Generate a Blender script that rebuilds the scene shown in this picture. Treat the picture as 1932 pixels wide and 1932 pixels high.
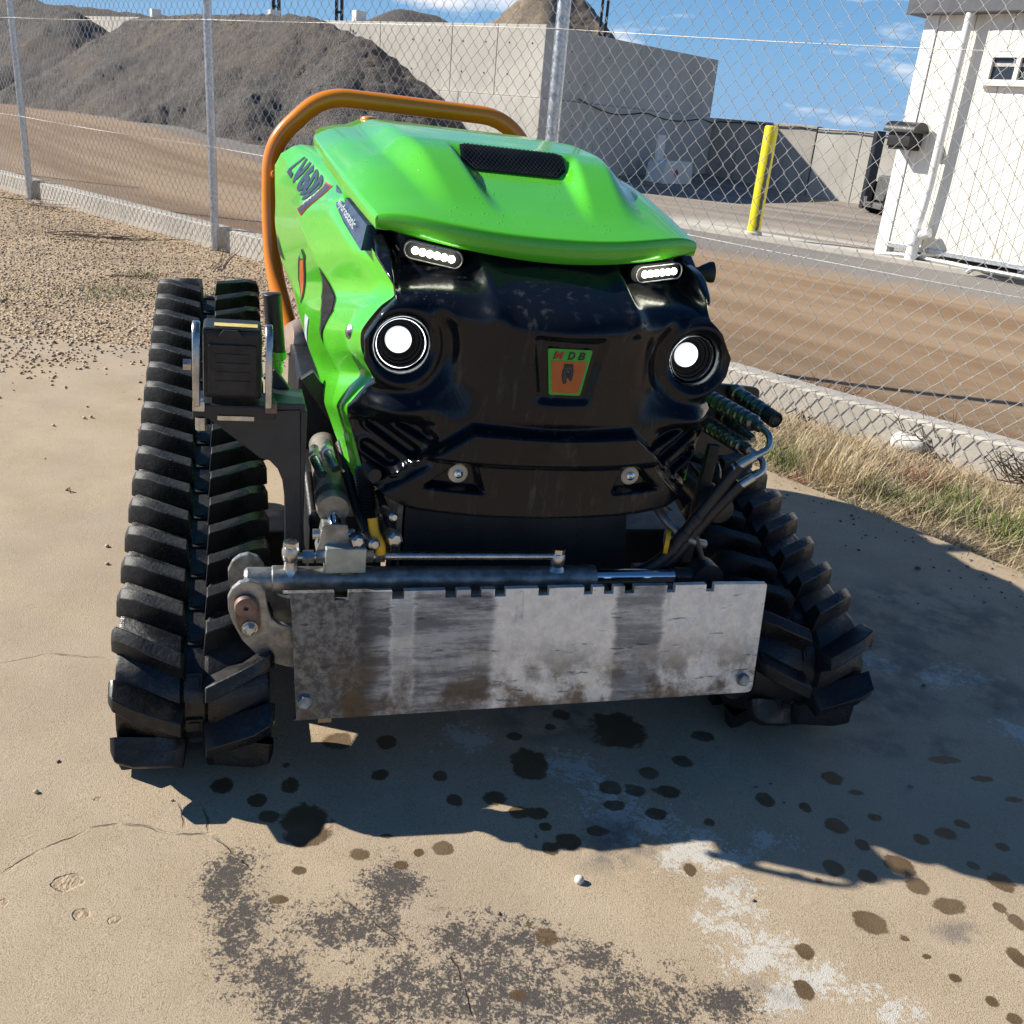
import bpy, bmesh, math, random
import numpy as np
from mathutils import Vector, Matrix
random.seed(7); rng = np.random.default_rng(11)
for o in list(bpy.data.objects): bpy.data.objects.remove(o)
scene = bpy.context.scene
COL = scene.collection
rad = math.radians

# ------------------------------------------------------------------ camera
cd = bpy.data.cameras.new('camera'); cam = bpy.data.objects.new('camera', cd); COL.objects.link(cam)
cd.sensor_width = 36; cd.sensor_height = 36; cd.sensor_fit = 'HORIZONTAL'; cd.lens = 36*1800/1932
cd.clip_start = .02; cd.clip_end = 3000
RX = Vector((.99595343, .03443283, .08301296)); RD = Vector((.08987086, -.38158634, -.91995386)); RF = Vector((0, .92369164, -.38313673))
cam.matrix_world = Matrix(((RX.x, -RD.x, -RF.x, 0), (RX.y, -RD.y, -RF.y, 0), (RX.z, -RD.z, -RF.z, 1.1), (0, 0, 0, 1)))
scene.camera = cam
scene.render.resolution_x = 1024; scene.render.resolution_y = 1024

# ------------------------------------------------------------------ light
SUN = Vector((-1.424, .235, 1.0)).normalized()
EL = math.asin(SUN.z); AZ = math.atan2(SUN.x, SUN.y)
sd = bpy.data.lights.new('sun', 'SUN'); sd.energy = 5.0; sd.angle = rad(.55); sd.color = (1, .94, .84)
so = bpy.data.objects.new('sun', sd); COL.objects.link(so); so.rotation_euler = SUN.to_track_quat('Z', 'Y').to_euler()
so.location = (-12, 4, 12)
world = bpy.data.worlds.new('World'); scene.world = world; world.use_nodes = True
nt = world.node_tree; nt.nodes.clear()
def wn(t, **k):
    n = nt.nodes.new(t)
    for a, v in k.items(): setattr(n, a, v)
    return n
out = wn('ShaderNodeOutputWorld'); bg = wn('ShaderNodeBackground'); bg.inputs[1].default_value = .060
sky = wn('ShaderNodeTexSky', sky_type='NISHITA', sun_disc=False, sun_elevation=EL, sun_rotation=AZ, altitude=100, air_density=1.0, dust_density=.0, ozone_density=3.0)
tc = wn('ShaderNodeTexCoord'); sep = wn('ShaderNodeSeparateXYZ'); nt.links.new(tc.outputs['Generated'], sep.inputs[0])
mp = wn('ShaderNodeMapping'); mp.inputs['Scale'].default_value = (3.4, 3.4, 13); mp.inputs['Location'].default_value = (2.33, .4, .62)
nt.links.new(tc.outputs['Generated'], mp.inputs[0])
nz = wn('ShaderNodeTexNoise'); nz.inputs['Scale'].default_value = 1.9; nz.inputs['Detail'].default_value = 9; nz.inputs['Roughness'].default_value = .56
nt.links.new(mp.outputs[0], nz.inputs['Vector'])
cr = wn('ShaderNodeValToRGB'); cr.color_ramp.elements[0].position = .53; cr.color_ramp.elements[1].position = .66
nt.links.new(nz.outputs['Fac'], cr.inputs[0])
band = wn('ShaderNodeMapRange'); band.inputs['From Min'].default_value = .55; band.inputs['From Max'].default_value = .12; band.clamp = True
nt.links.new(sep.outputs['Z'], band.inputs['Value'])
mm = wn('ShaderNodeMath', operation='MULTIPLY'); nt.links.new(cr.outputs[0], mm.inputs[0]); nt.links.new(band.outputs[0], mm.inputs[1])
mx = wn('ShaderNodeMix', data_type='RGBA'); nt.links.new(mm.outputs[0], mx.inputs['Factor'])
hs = wn('ShaderNodeHueSaturation'); hs.inputs['Saturation'].default_value = 1.2
tint = wn('ShaderNodeMix', data_type='RGBA', blend_type='MULTIPLY'); tint.inputs['Factor'].default_value = 1; tint.inputs['B'].default_value = (.90, .95, 1.03, 1)
nt.links.new(sky.outputs[0], tint.inputs['A']); nt.links.new(tint.outputs['Result'], hs.inputs['Color'])
hz = wn('ShaderNodeMapRange'); hz.inputs['From Min'].default_value = .0; hz.inputs['From Max'].default_value = .34; hz.inputs['To Min'].default_value = .80; hz.inputs['To Max'].default_value = 0; hz.clamp = True; nt.links.new(sep.outputs['Z'], hz.inputs['Value'])
hm = wn('ShaderNodeMix', data_type='RGBA'); nt.links.new(hz.outputs[0], hm.inputs['Factor']); nt.links.new(hs.outputs[0], hm.inputs['A']); hm.inputs['B'].default_value = (2.0, 4.8, 9.2, 1)
nt.links.new(hm.outputs['Result'], mx.inputs['A']); mx.inputs['B'].default_value = (10.5, 10.6, 11.2, 1)
nt.links.new(mx.outputs['Result'], bg.inputs[0]); nt.links.new(bg.outputs[0], out.inputs[0])
scene.view_settings.view_transform = 'Standard'; scene.view_settings.look = 'None'
scene.view_settings.exposure = .66; scene.view_settings.gamma = 1; scene.view_settings.use_curve_mapping = False
scene.render.engine = 'CYCLES'

# ------------------------------------------------------------------ materials
class NT:
    def __init__(s, name):
        s.m = bpy.data.materials.new(name); s.m.use_nodes = True; s.t = s.m.node_tree; s.n = s.t.nodes; s.l = s.t.links
        s.p = s.n['Principled BSDF']; s._c = None
    def co(s):
        if s._c is None: s._c = s.n.new('ShaderNodeTexCoord')
        return s._c.outputs['Object']
    def pos(s):
        return s.n.new('ShaderNodeNewGeometry').outputs['Position']
    def new(s, t, **k):
        n = s.n.new(t)
        for a, v in k.items(): setattr(n, a, v)
        return n
    def setin(s, sock, v):
        if hasattr(v, 'links') or isinstance(v, bpy.types.NodeSocket): s.l.new(v, sock)
        else:
            if sock.type == 'RGBA' and not hasattr(v, '__len__'): v = (v, v, v, 1)
            elif sock.type == 'RGBA' and len(v) == 3: v = (*v, 1)
            sock.default_value = v
    def noise(s, scale, detail=4, rough=.55, vec=None, dist=0, out='Fac'):
        n = s.new('ShaderNodeTexNoise'); n.inputs['Scale'].default_value = scale; n.inputs['Detail'].default_value = detail
        n.inputs['Roughness'].default_value = rough; n.inputs['Distortion'].default_value = dist
        s.l.new(vec if vec is not None else s.co(), n.inputs['Vector']); return n.outputs[out]
    def voro(s, scale, vec=None, feature='F1', out='Distance', rand=1):
        n = s.new('ShaderNodeTexVoronoi', feature=feature); n.inputs['Scale'].default_value = scale; n.inputs['Randomness'].default_value = rand
        s.l.new(vec if vec is not None else s.co(), n.inputs['Vector']); return n.outputs[out]
    def scale(s, v3, vec=None):
        n = s.new('ShaderNodeVectorMath', operation='MULTIPLY'); s.l.new(vec if vec is not None else s.co(), n.inputs[0]); n.inputs[1].default_value = v3; return n.outputs[0]
    def vadd(s, a, b):
        n = s.new('ShaderNodeVectorMath', operation='ADD'); s.setin(n.inputs[0], a); s.setin(n.inputs[1], b); return n.outputs[0]
    def math(s, op, a, b=0, c=0, clamp=False):
        n = s.new('ShaderNodeMath', operation=op, use_clamp=clamp); s.setin(n.inputs[0], a); s.setin(n.inputs[1], b)
        if len(n.inputs) > 2: s.setin(n.inputs[2], c)
        return n.outputs[0]
    def rng(s, v, a, b, c=0, d=1, smooth=True):
        n = s.new('ShaderNodeMapRange'); n.clamp = True
        if smooth: n.interpolation_type = 'SMOOTHSTEP'
        s.setin(n.inputs['Value'], v)
        for k, x in zip(('From Min', 'From Max', 'To Min', 'To Max'), (a, b, c, d)): s.setin(n.inputs[k], x)
        return n.outputs['Result']
    def mix(s, f, a, b, mode='MIX'):
        n = s.new('ShaderNodeMix', data_type='RGBA', blend_type=mode); s.setin(n.inputs['Factor'], f); s.setin(n.inputs['A'], a); s.setin(n.inputs['B'], b); return n.outputs['Result']
    def bump(s, h, strength=.3, dist=.01, prev=None):
        n = s.new('ShaderNodeBump'); n.inputs['Strength'].default_value = strength; n.inputs['Distance'].default_value = dist
        s.setin(n.inputs['Height'], h)
        if prev is not None: s.l.new(prev, n.inputs['Normal'])
        s.l.new(n.outputs[0], s.p.inputs['Normal']); return n.outputs[0]
    def set(s, **k):
        for a, v in k.items(): s.setin(s.p.inputs[a.replace('_', ' ')], v)
        return s.m

def simple(name, col, rough=.5, metal=0., var=.15, vs=30, bump=0., bs=200, dirt=None, dirt_amt=.0, coat=0.):
    t = NT(name)
    n = t.noise(vs, 5)
    dark = tuple(c*(1-var) for c in col); light = tuple(min(1, c*(1+var)) for c in col)
    c = t.mix(t.rng(n, .3, .7), dark, light)
    if dirt is not None:
        c = t.mix(t.math('MULTIPLY', t.rng(t.noise(9, 8, .65), .5, .72), dirt_amt), c, dirt)
    r = t.rng(t.noise(vs*2.3, 4), .25, .75, max(.02, rough*.8), min(1, rough*1.25))
    t.set(Base_Color=c, Roughness=r, Metallic=metal)
    if coat: t.set(Coat_Weight=coat, Coat_Roughness=.06)
    if bump: t.bump(t.noise(bs, 3), bump, .002)
    return t.m
M = {}
def car_green():
    t = NT('green_paint')
    c = t.mix(t.rng(t.noise(6, 4), .35, .7), (.088, .515, .018), (.10, .55, .024))
    sp = t.voro(75); drop = t.rng(sp, .10, .19, 1, 0)
    sel = t.rng(t.noise(9, 2), .50, .62)
    dm = t.math('MULTIPLY', drop, sel)
    dust = t.math('MULTIPLY', t.rng(t.noise(3.2, 8, .65), .52, .75), .08)
    c = t.mix(dust, c, (.26, .40, .20))
    t.set(Base_Color=c, Roughness=t.rng(t.noise(5, 3, .5), .35, .75, .16, .24), Coat_Weight=.5, Coat_Roughness=.05, Specular_IOR_Level=.45)
    b = t.bump(t.math('ADD', t.math('MULTIPLY', dm, 1.), 0), .6, .0016)
    return t.m
M['green'] = car_green()
def nose_black():
    t = NT('gloss_black_plastic')
    v = t.scale((1, 1, .18))
    streak = t.rng(t.noise(60, 5, .6, vec=v), .54, .70)
    blot = t.rng(t.noise(7, 6, .6), .40, .66)
    dust = t.math('MULTIPLY', t.math('MULTIPLY', streak, blot), .35)
    c = t.mix(dust, (.0045, .006, .0095), (.13, .125, .12))
    film = t.math('MULTIPLY', t.rng(t.noise(4.5, 5), .45, .75), .02)
    c = t.mix(film, c, (.10, .095, .09))
    dr = t.math('MULTIPLY', t.rng(t.voro(110), .09, .17, 1, 0), t.rng(t.noise(8, 2), .54, .62))
    t.set(Base_Color=c, Roughness=t.rng(t.noise(18, 6, .65), .35, .75, .12, .30), Specular_IOR_Level=.25, Coat_Weight=.10, Coat_Roughness=.05)
    t.bump(t.math('ADD', t.math('MULTIPLY', dr, 1.), t.math('MULTIPLY', t.noise(300, 2), .06)), .4, .0012)
    return t.m
M['nose'] = nose_black()
def rubber():
    t = NT('wet_rubber')
    wet = t.rng(t.noise(9, 6, .6), .42, .62)
    c = t.mix(t.rng(t.noise(35, 6, .65), .45, .72), (.007, .007, .008), (.018, .017, .016))
    c = t.mix(t.math('MULTIPLY', t.rng(t.noise(90, 5, .7), .52, .7), .22), c, (.08, .075, .068))
    t.set(Base_Color=c, Roughness=t.rng(wet, 0, 1, .55, .22), Specular_IOR_Level=.5)
    t.bump(t.math('ADD', t.noise(140, 5, .65), t.math('MULTIPLY', t.noise(22, 4), 1.5)), .35, .003)
    return t.m
M['rubber'] = rubber()
M['black_steel'] = simple('black_painted_steel', (.016, .017, .019), .38, 0, .3, 20, .25, 350, (.09, .085, .07), .25)
M['dark_steel'] = simple('charcoal_painted_steel', (.026, .030, .036), .34, 0, .15, 20, .35, 420, (.1, .09, .08), .15)
M['black_plastic'] = simple('matt_black_plastic', (.014, .014, .015), .5, 0, .3, 30, .15, 300, (.10, .09, .08), .2)
M['hose'] = simple('black_hose', (.013, .013, .014), .42, 0, .3, 60, .2, 400, (.1, .09, .08), .2)
M['orange'] = simple('orange_paint', (.82, .25, .008), .20, 0, .06, 5, .05, 90, (.30, .16, .06), .10, .6)
M['zinc'] = simple('zinc_plated_steel', (.52, .52, .50), .30, 1., .2, 40, .15, 300, (.16, .14, .11), .35)
M['wire'] = simple('weathered_wire', (.60, .59, .56), .5, .35, .2, 60)
M['galv'] = simple('galvanised_steel', (.50, .52, .54), .42, 1., .25, 60, .2, 250, (.25, .25, .25), .3)
M['cyl_grey'] = simple('worn_grey_steel', (.30, .30, .29), .42, .75, .35, 45, .3, 250, (.08, .075, .07), .6)
M['cyl_beige'] = simple('dusty_cylinder_paint', (.24, .21, .16), .4, .2, .3, 40, .2, 250, (.08, .07, .05), .5)
M['chrome'] = simple('chromed_rod', (.75, .76, .78), .10, 1., .05, 30)
M['yellow_cap'] = simple('yellow_plastic', (.75, .42, .01), .35, 0, .1, 30)
M['label_yellow'] = simple('yellow_label', (.70, .52, .16), .5, 0, .12, 40)
M['white_plastic'] = simple('white_plastic', (.75, .74, .70), .4, 0, .06, 20)
M['decal_dark'] = simple('dark_blue_decal', (.018, .022, .045), .3, 0, .1, 30)
M['decal_strip'] = simple('slate_decal', (.05, .065, .10), .28, 0, .2, 25)
M['decal_white'] = simple('silver_lettering', (.42, .46, .50), .4)
M['badge_green'] = simple('badge_green', (.03, .36, .03), .3, 0, .05)
M['badge_orange'] = simple('badge_orange', (.42, .10, .012), .35, 0, .08)
M['badge_red'] = simple('badge_red', (.40, .012, .02), .35)
M['badge_black'] = simple('badge_black', (.006, .006, .007), .4)
M['bear_grey'] = simple('bear_grey', (.030, .028, .030), .5, 0, .5, 350)
M['bear_line'] = simple('bear_highlight', (.12, .115, .12), .5)
M['exhaust'] = simple('heat_stained_steel', (.60, .45, .36), .35, .6, .15, 10)
M['wood'] = simple('pale_wood', (.48, .30, .13), .7, 0, .2, 60)
M['vent'] = simple('vent_mesh_black', (.006, .006, .007), .45)
M['washer'] = simple('cream_washer', (.55, .50, .38), .45)
M['rust'] = simple('brown_primer', (.20, .13, .10), .5, .3, .35, 40)
def emit(name, col, s):
    t = NT(name); t.set(Base_Color=(.8, .8, .8), Emission_Color=col, Emission_Strength=s); return t.m
def lamp_mat():
    t = NT('lit_headlight'); g = t.new('ShaderNodeAttribute'); g.attribute_name = 'rad'
    e = t.rng(g.outputs['Fac'], 1.0, .62, .55, 5.0); t.set(Base_Color=(.7, .75, .8), Roughness=.1, Emission_Color=(.90, .96, 1.0), Emission_Strength=e); return t.m
M['lamp'] = lamp_mat()
_t = NT('dull_reflector'); M['reflector'] = _t.set(Base_Color=(.004, .004, .005), Roughness=.8, Specular_IOR_Level=.1)
M['led'] = emit('lit_led', (1.0, .98, .78), 5)
def glass():
    t = NT('lamp_lens'); t.set(Base_Color=(.97, .98, .97), Roughness=.03, Transmission_Weight=1., IOR=1.12, Specular_IOR_Level=.5); return t.m
M['lens'] = glass()
def plate_mat():
    t = NT('scraped_galvanised_plate')
    v = t.co()
    vs = t.scale((1, 1, .10)); hs_ = t.scale((.16, 1, 1.0))
    # scraped coating: dark smears in upright bands, bare pale metal to the right
    sx = t.new('ShaderNodeSeparateXYZ'); t.l.new(v, sx.inputs[0])
    xw = t.math('ADD', sx.outputs['X'], t.math('MULTIPLY', t.math('SUBTRACT', t.noise(22, 6, .7, vec=hs_), .5), .045))
    def bandx(a, b_, e): return t.math('MULTIPLY', t.rng(xw, a-e, a+e), t.rng(xw, b_+e, b_-e))
    bd_ = t.math('MAXIMUM', t.math('MAXIMUM', bandx(-.315, -.262, .006), t.math('MULTIPLY', bandx(-.225, -.088, .008), .92)), t.math('MULTIPLY', bandx(.135, .226, .006), .80))
    bd_ = t.math('MAXIMUM', bd_, t.math('MULTIPLY', bandx(-.262, -.225, .006), .55))
    wear = t.rng(t.noise(34, 8, .72, vec=hs_), .36, .62)
    dark = t.math('MULTIPLY', bd_, t.rng(wear, 0, 1, .45, 1))
    dark = t.math('MAXIMUM', dark, t.math('MULTIPLY', t.rng(t.noise(30, 6, .7, vec=t.scale((1, 1, .12))), .60, .70), .35))
    mott = t.rng(t.noise(60, 8, .72), .36, .66)
    base = t.mix(mott, (.74, .71, .65), (.92, .89, .82))
    base = t.mix(t.math('MULTIPLY', t.rng(t.noise(5, 4), .45, .65), .35), base, (.58, .60, .60))
    lft = t.rng(xw, -.27, -.31)
    base = t.mix(t.math('MULTIPLY', lft, .93), base, t.mix(t.rng(t.noise(75, 8, .75), .40, .62), (.035, .036, .036), (.20, .195, .18)))
    c = t.mix(t.math('MULTIPLY', dark, .9), base, t.mix(t.noise(45, 6, .7, vec=hs_), (.010, .010, .011), (.085, .078, .078)))
    scr = t.rng(t.noise(95, 6, .72, vec=hs_), .60, .66)
    c = t.mix(t.math('MULTIPLY', scr, .7), c, (.035, .034, .035))
    vsr = t.rng(t.noise(70, 5, .7, vec=vs), .66, .72); c = t.mix(t.math('MULTIPLY', vsr, .5), c, (.06, .05, .045))
    low = t.math('MULTIPLY', t.rng(sx.outputs['Z'], .30, .165), t.rng(t.noise(14, 7, .68), .40, .60))
    c = t.mix(t.math('MULTIPLY', low, .9), c, t.mix(t.noise(60, 5), (.05, .026, .010), (.17, .105, .05)))
    t.set(Base_Color=c, Metallic=t.rng(dark, 0, 1, .40, .08), Roughness=t.rng(t.noise(35, 6, .65), .3, .7, .30, .5))
    t.bump(t.math('ADD', t.noise(180, 5, .7), t.math('MULTIPLY', scr, -.5)), .3, .002)
    return t.m
M['plate'] = plate_mat()

# ------------------------------------------------------------------ mesh helpers
def link(o, parent=None, **props):
    COL.objects.link(o)
    if parent is not None: o.parent = parent
    for k, v in props.items(): o[k] = v
    return o
def empty(name, label=None, category=None, group=None, mat=None):
    o = bpy.data.objects.new(name, None); o.empty_display_size = .1; COL.objects.link(o)
    if label: o['label'] = label
    if category: o['category'] = category
    if group: o['group'] = group
    if mat is not None: o.matrix_world = mat
    return o
class B:
    def __init__(s): s.v = []; s.f = []
    def add(s, V, F):
        k = len(s.v); s.v += [tuple(map(float, p)) for p in V]; s.f += [tuple(i+k for i in f) for f in F]; return s
    def box(s, c, d, R=None):
        V = []
        for i in (-1, 1):
            for j in (-1, 1):
                for k in (-1, 1):
                    p = Vector((i*d[0]/2, j*d[1]/2, k*d[2]/2))
                    if R is not None: p = R @ p
                    V.append(p+Vector(c))
        return s.add(V, [(0, 1, 3, 2), (4, 6, 7, 5), (0, 4, 5, 1), (2, 3, 7, 6), (0, 2, 6, 4), (1, 5, 7, 3)])
    def prism(s, poly, org, U, W, th):
        """polygon (u,w) in plane org+u*U+w*W, extruded by th along UxW"""
        org, U, W = Vector(org), Vector(U), Vector(W); N = U.cross(W).normalized()
        n = len(poly); V = [org+U*u+W*w for u, w in poly]; V += [p+N*th for p in V]
        return s.add(V, [tuple(range(n))[::-1], tuple(range(n, 2*n))]+[(i, (i+1) % n, n+(i+1) % n, n+i) for i in range(n)])
    def tube(s, pts, r, seg=12, caps=True):
        P = [Vector(p) for p in pts]; n = len(P); rs = r if hasattr(r, '__len__') else [r]*n
        T = []
        for i in range(n):
            a = P[min(i+1, n-1)]-P[max(i-1, 0)]
            T.append(a.normalized() if a.length > 1e-9 else Vector((0, 0, 1)))
        N = T[0].orthogonal().normalized(); V = []
        for i in range(n):
            N = (N-T[i]*N.dot(T[i])).normalized(); Bn = T[i].cross(N)
            for k in range(seg):
                a = 2*math.pi*k/seg; V.append(P[i]+(N*math.cos(a)+Bn*math.sin(a))*rs[i])
        F = [(i*seg+k, i*seg+(k+1) % seg, (i+1)*seg+(k+1) % seg, (i+1)*seg+k) for i in range(n-1) for k in range(seg)]
        if caps: F += [tuple(range(seg))[::-1], tuple((n-1)*seg+k for k in range(seg))]
        return s.add(V, F)
    def lathe(s, prof, org, axis, seg=24, cap=True):
        """prof: list of (r, h) along axis"""
        ax = Vector(axis).normalized(); U = ax.orthogonal().normalized(); W = ax.cross(U); V = []
        n = len(prof)
        for r, h in prof:
            for k in range(seg):
                a = 2*math.pi*k/seg; V.append(Vector(org)+ax*h+(U*math.cos(a)+W*math.sin(a))*r)
        F = [(i*seg+k, i*seg+(k+1) % seg, (i+1)*seg+(k+1) % seg, (i+1)*seg+k) for i in range(n-1) for k in range(seg)]
        if cap: F += [tuple(range(seg))[::-1], tuple((n-1)*seg+k for k in range(seg))]
        return s.add(V, F)
    def grid(s, G, flip=False):
        n, m = len(G), len(G[0]); V = [p for r in G for p in r]
        F = [(i*m+j, i*m+j+1, (i+1)*m+j+1, (i+1)*m+j) for i in range(n-1) for j in range(m-1)]
        if flip: F = [f[::-1] for f in F]
        return s.add(V, F)
    def build(s, name, mat, parent=None, smooth=None, bevel=0, bseg=2, **props):
        me = bpy.data.meshes.new(name); me.from_pydata(s.v, [], s.f); me.update()
        bm = bmesh.new(); bm.from_mesh(me)
        bmesh.ops.recalc_face_normals(bm, faces=bm.faces)
        if bevel:
            es = [e for e in bm.edges if len(e.link_faces) == 2 and e.calc_face_angle(0) > rad(25)]
            bmesh.ops.bevel(bm, geom=es, offset=bevel, segments=bseg, affect='EDGES', profile=.6, clamp_overlap=True)
        bm.to_mesh(me); bm.free()
        if smooth is not None:
            me.shade_smooth(); me.set_sharp_from_angle(angle=rad(smooth))
        me.materials.append(M[mat] if isinstance(mat, str) else mat)
        o = bpy.data.objects.new(name, me); return link(o, parent, **props)
def np_mesh(name, V, F, mat, parent=None, smooth=None, **props):
    me = bpy.data.meshes.new(name); V = np.asarray(V, dtype=np.float32); F = np.asarray(F, dtype=np.int32)
    me.vertices.add(len(V)); me.vertices.foreach_set('co', V.ravel())
    k = F.shape[1]; me.loops.add(F.size); me.loops.foreach_set('vertex_index', F.ravel())
    me.polygons.add(len(F)); me.polygons.foreach_set('loop_start', np.arange(0, F.size, k, dtype=np.int32))
    me.update(calc_edges=True); me.validate()
    if smooth is not None:
        me.shade_smooth(); me.set_sharp_from_angle(angle=rad(smooth))
    me.materials.append(M[mat] if isinstance(mat, str) else mat)
    return link(bpy.data.objects.new(name, me), parent, **props)
def fillet(pts, r, n=6):
    P = [Vector(p) for p in pts]; out_ = [P[0]]
    for i in range(1, len(P)-1):
        a, b, c = P[i-1], P[i], P[i+1]; u = (a-b); w = (c-b); d = min(r, u.length*.48, w.length*.48)
        p0 = b+u.normalized()*d; p1 = b+w.normalized()*d
        for k in range(n+1):
            t = k/n; out_.append(p0*(1-t)**2+b*2*t*(1-t)+p1*t*t)
    out_.append(P[-1]); return out_
def rpoly(poly, r, n=4):
    """round the corners of a closed 2D polygon"""
    o = []; k = len(poly)
    for i in range(k):
        a, b, c = (Vector((*poly[(i+d) % k], 0)) for d in (-1, 0, 1)); u, w = a-b, c-b
        rr = r[i] if hasattr(r, '__len__') else r; d = min(rr, u.length*.48, w.length*.48)
        if d < 1e-6: o.append((b.x, b.y)); continue
        p0, p1 = b+u.normalized()*d, b+w.normalized()*d
        for j in range(n+1):
            t = j/n; p = p0*(1-t)**2+b*2*t*(1-t)+p1*t*t; o.append((p.x, p.y))
    return o
def sm(x, a, b):
    t = np.clip((x-a)/(b-a), 0, 1); return t*t*(3-2*t)
_f = {}
def text_mesh(txt, shear=0., bold=0.):
    cu = bpy.data.curves.new('lettering', 'FONT'); cu.body = txt; cu.size = 1; cu.shear = shear; cu.offset = bold; cu.resolution_u = 3
    o = bpy.data.objects.new('lettering', cu); COL.objects.link(o)
    dg = bpy.context.evaluated_depsgraph_get(); me = bpy.data.meshes.new_from_object(o.evaluated_get(dg))
    bm = bmesh.new(); bm.from_mesh(me); bmesh.ops.triangulate(bm, faces=bm.faces)
    for _ in range(2): bmesh.ops.subdivide_edges(bm, edges=[e for e in bm.edges if e.calc_length() > .12], cuts=1, use_grid_fill=False); bmesh.ops.triangulate(bm, faces=bm.faces)
    bm.verts.ensure_lookup_table()
    V = [(v.co.x, v.co.y) for v in bm.verts]; F = [tuple(v.index for v in f.verts) for f in bm.faces]
    bm.free(); bpy.data.objects.remove(o); bpy.data.meshes.remove(me)
    xs = [p[0] for p in V]; ys = [p[1] for p in V]; x0, x1, y0, y1 = min(xs), max(xs), min(ys), max(ys)
    return [((x-x0)/(x1-x0), (y-y0)/(y1-y0)) for x, y in V], F

# ------------------------------------------------------------------ site frame: ground heights
TH = rad(17); RHO = rad(1.7); MO = np.array([.044, 1.50, 0.])
MM = Matrix.Translation(Vector(MO)) @ Matrix.Rotation(TH, 4, 'Z') @ Matrix.Rotation(RHO, 4, 'Y')
def gh(x, y):
    x = np.asarray(x, float); y = np.asarray(y, float)
    a = (x-MO[0])*math.cos(TH)+(y-MO[1])*math.sin(TH)
    d = np.hypot(x-.0, y-2.0)
    w = 1-sm(d, 2.4, 5.0)
    s = -.6*x+.8*y
    return -math.tan(RHO)*a*w + .45*sm(s, 12.2, 19.2)
FP = np.array([-2.42, 7.37]); FE = np.array([.7565, -.6540]); FN = np.array([.6540, .7565])   # fence line, direction, away normal

def axis_grid():
    a = np.concatenate([np.linspace(-5, 8, 53), np.linspace(8.6, 40, 40), np.geomspace(44, 1500, 16)])
    xs = np.concatenate([-np.geomspace(44, 1500, 16)[::-1], np.linspace(-40, -8, 36), np.linspace(-7.6, 8, 53), np.linspace(8.8, 40, 30), np.geomspace(44, 1500, 16)])
    ys = np.concatenate([-np.geomspace(14, 1500, 14)[::-1], a]); return xs, ys
def sheet(name, xs, ys, zoff, mat, keep=None, **props):
    X, Y = np.meshgrid(xs, ys); Z = gh(X, Y)+zoff
    V = np.stack([X.ravel(), Y.ravel(), Z.ravel()], 1); n, m = X.shape
    I = np.arange(n*m).reshape(n, m); F = np.stack([I[:-1, :-1], I[:-1, 1:], I[1:, 1:], I[1:, :-1]], -1).reshape(-1, 4)
    if keep is not None:
        C = V[F].mean(1); F = F[keep(C[:, 0], C[:, 1])]
    return np_mesh(name, V, F, mat, smooth=80, **props)

# --- gravel ground
def gravel_mat():
    t = NT('tan_pea_gravel'); p = t.pos()
    vo = t.voro(62, vec=p, out='Color'); vd = t.voro(62, vec=p)
    g = t.new('ShaderNodeSeparateColor'); t.l.new(vo, g.inputs[0])
    c = t.mix(g.outputs[0], (.30, .205, .115), (.56, .43, .28))
    c = t.mix(t.rng(t.noise(1.1, 6, .6, vec=p), .45, .7), c, t.mix(g.outputs[1], (.24, .16, .09), (.42, .31, .19)))
    c = t.mix(t.math('MULTIPLY', t.rng(vd, .5, .75), .7), c, (.09, .065, .04))
    t.set(Base_Color=c, Roughness=.85)
    t.bump(t.math('SUBTRACT', 1, vd), .8, .012); return t.m
M['gravel'] = gravel_mat()
xs, ys = axis_grid()
sheet('ground', xs, ys, -.035, 'gravel', kind='structure')

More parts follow.
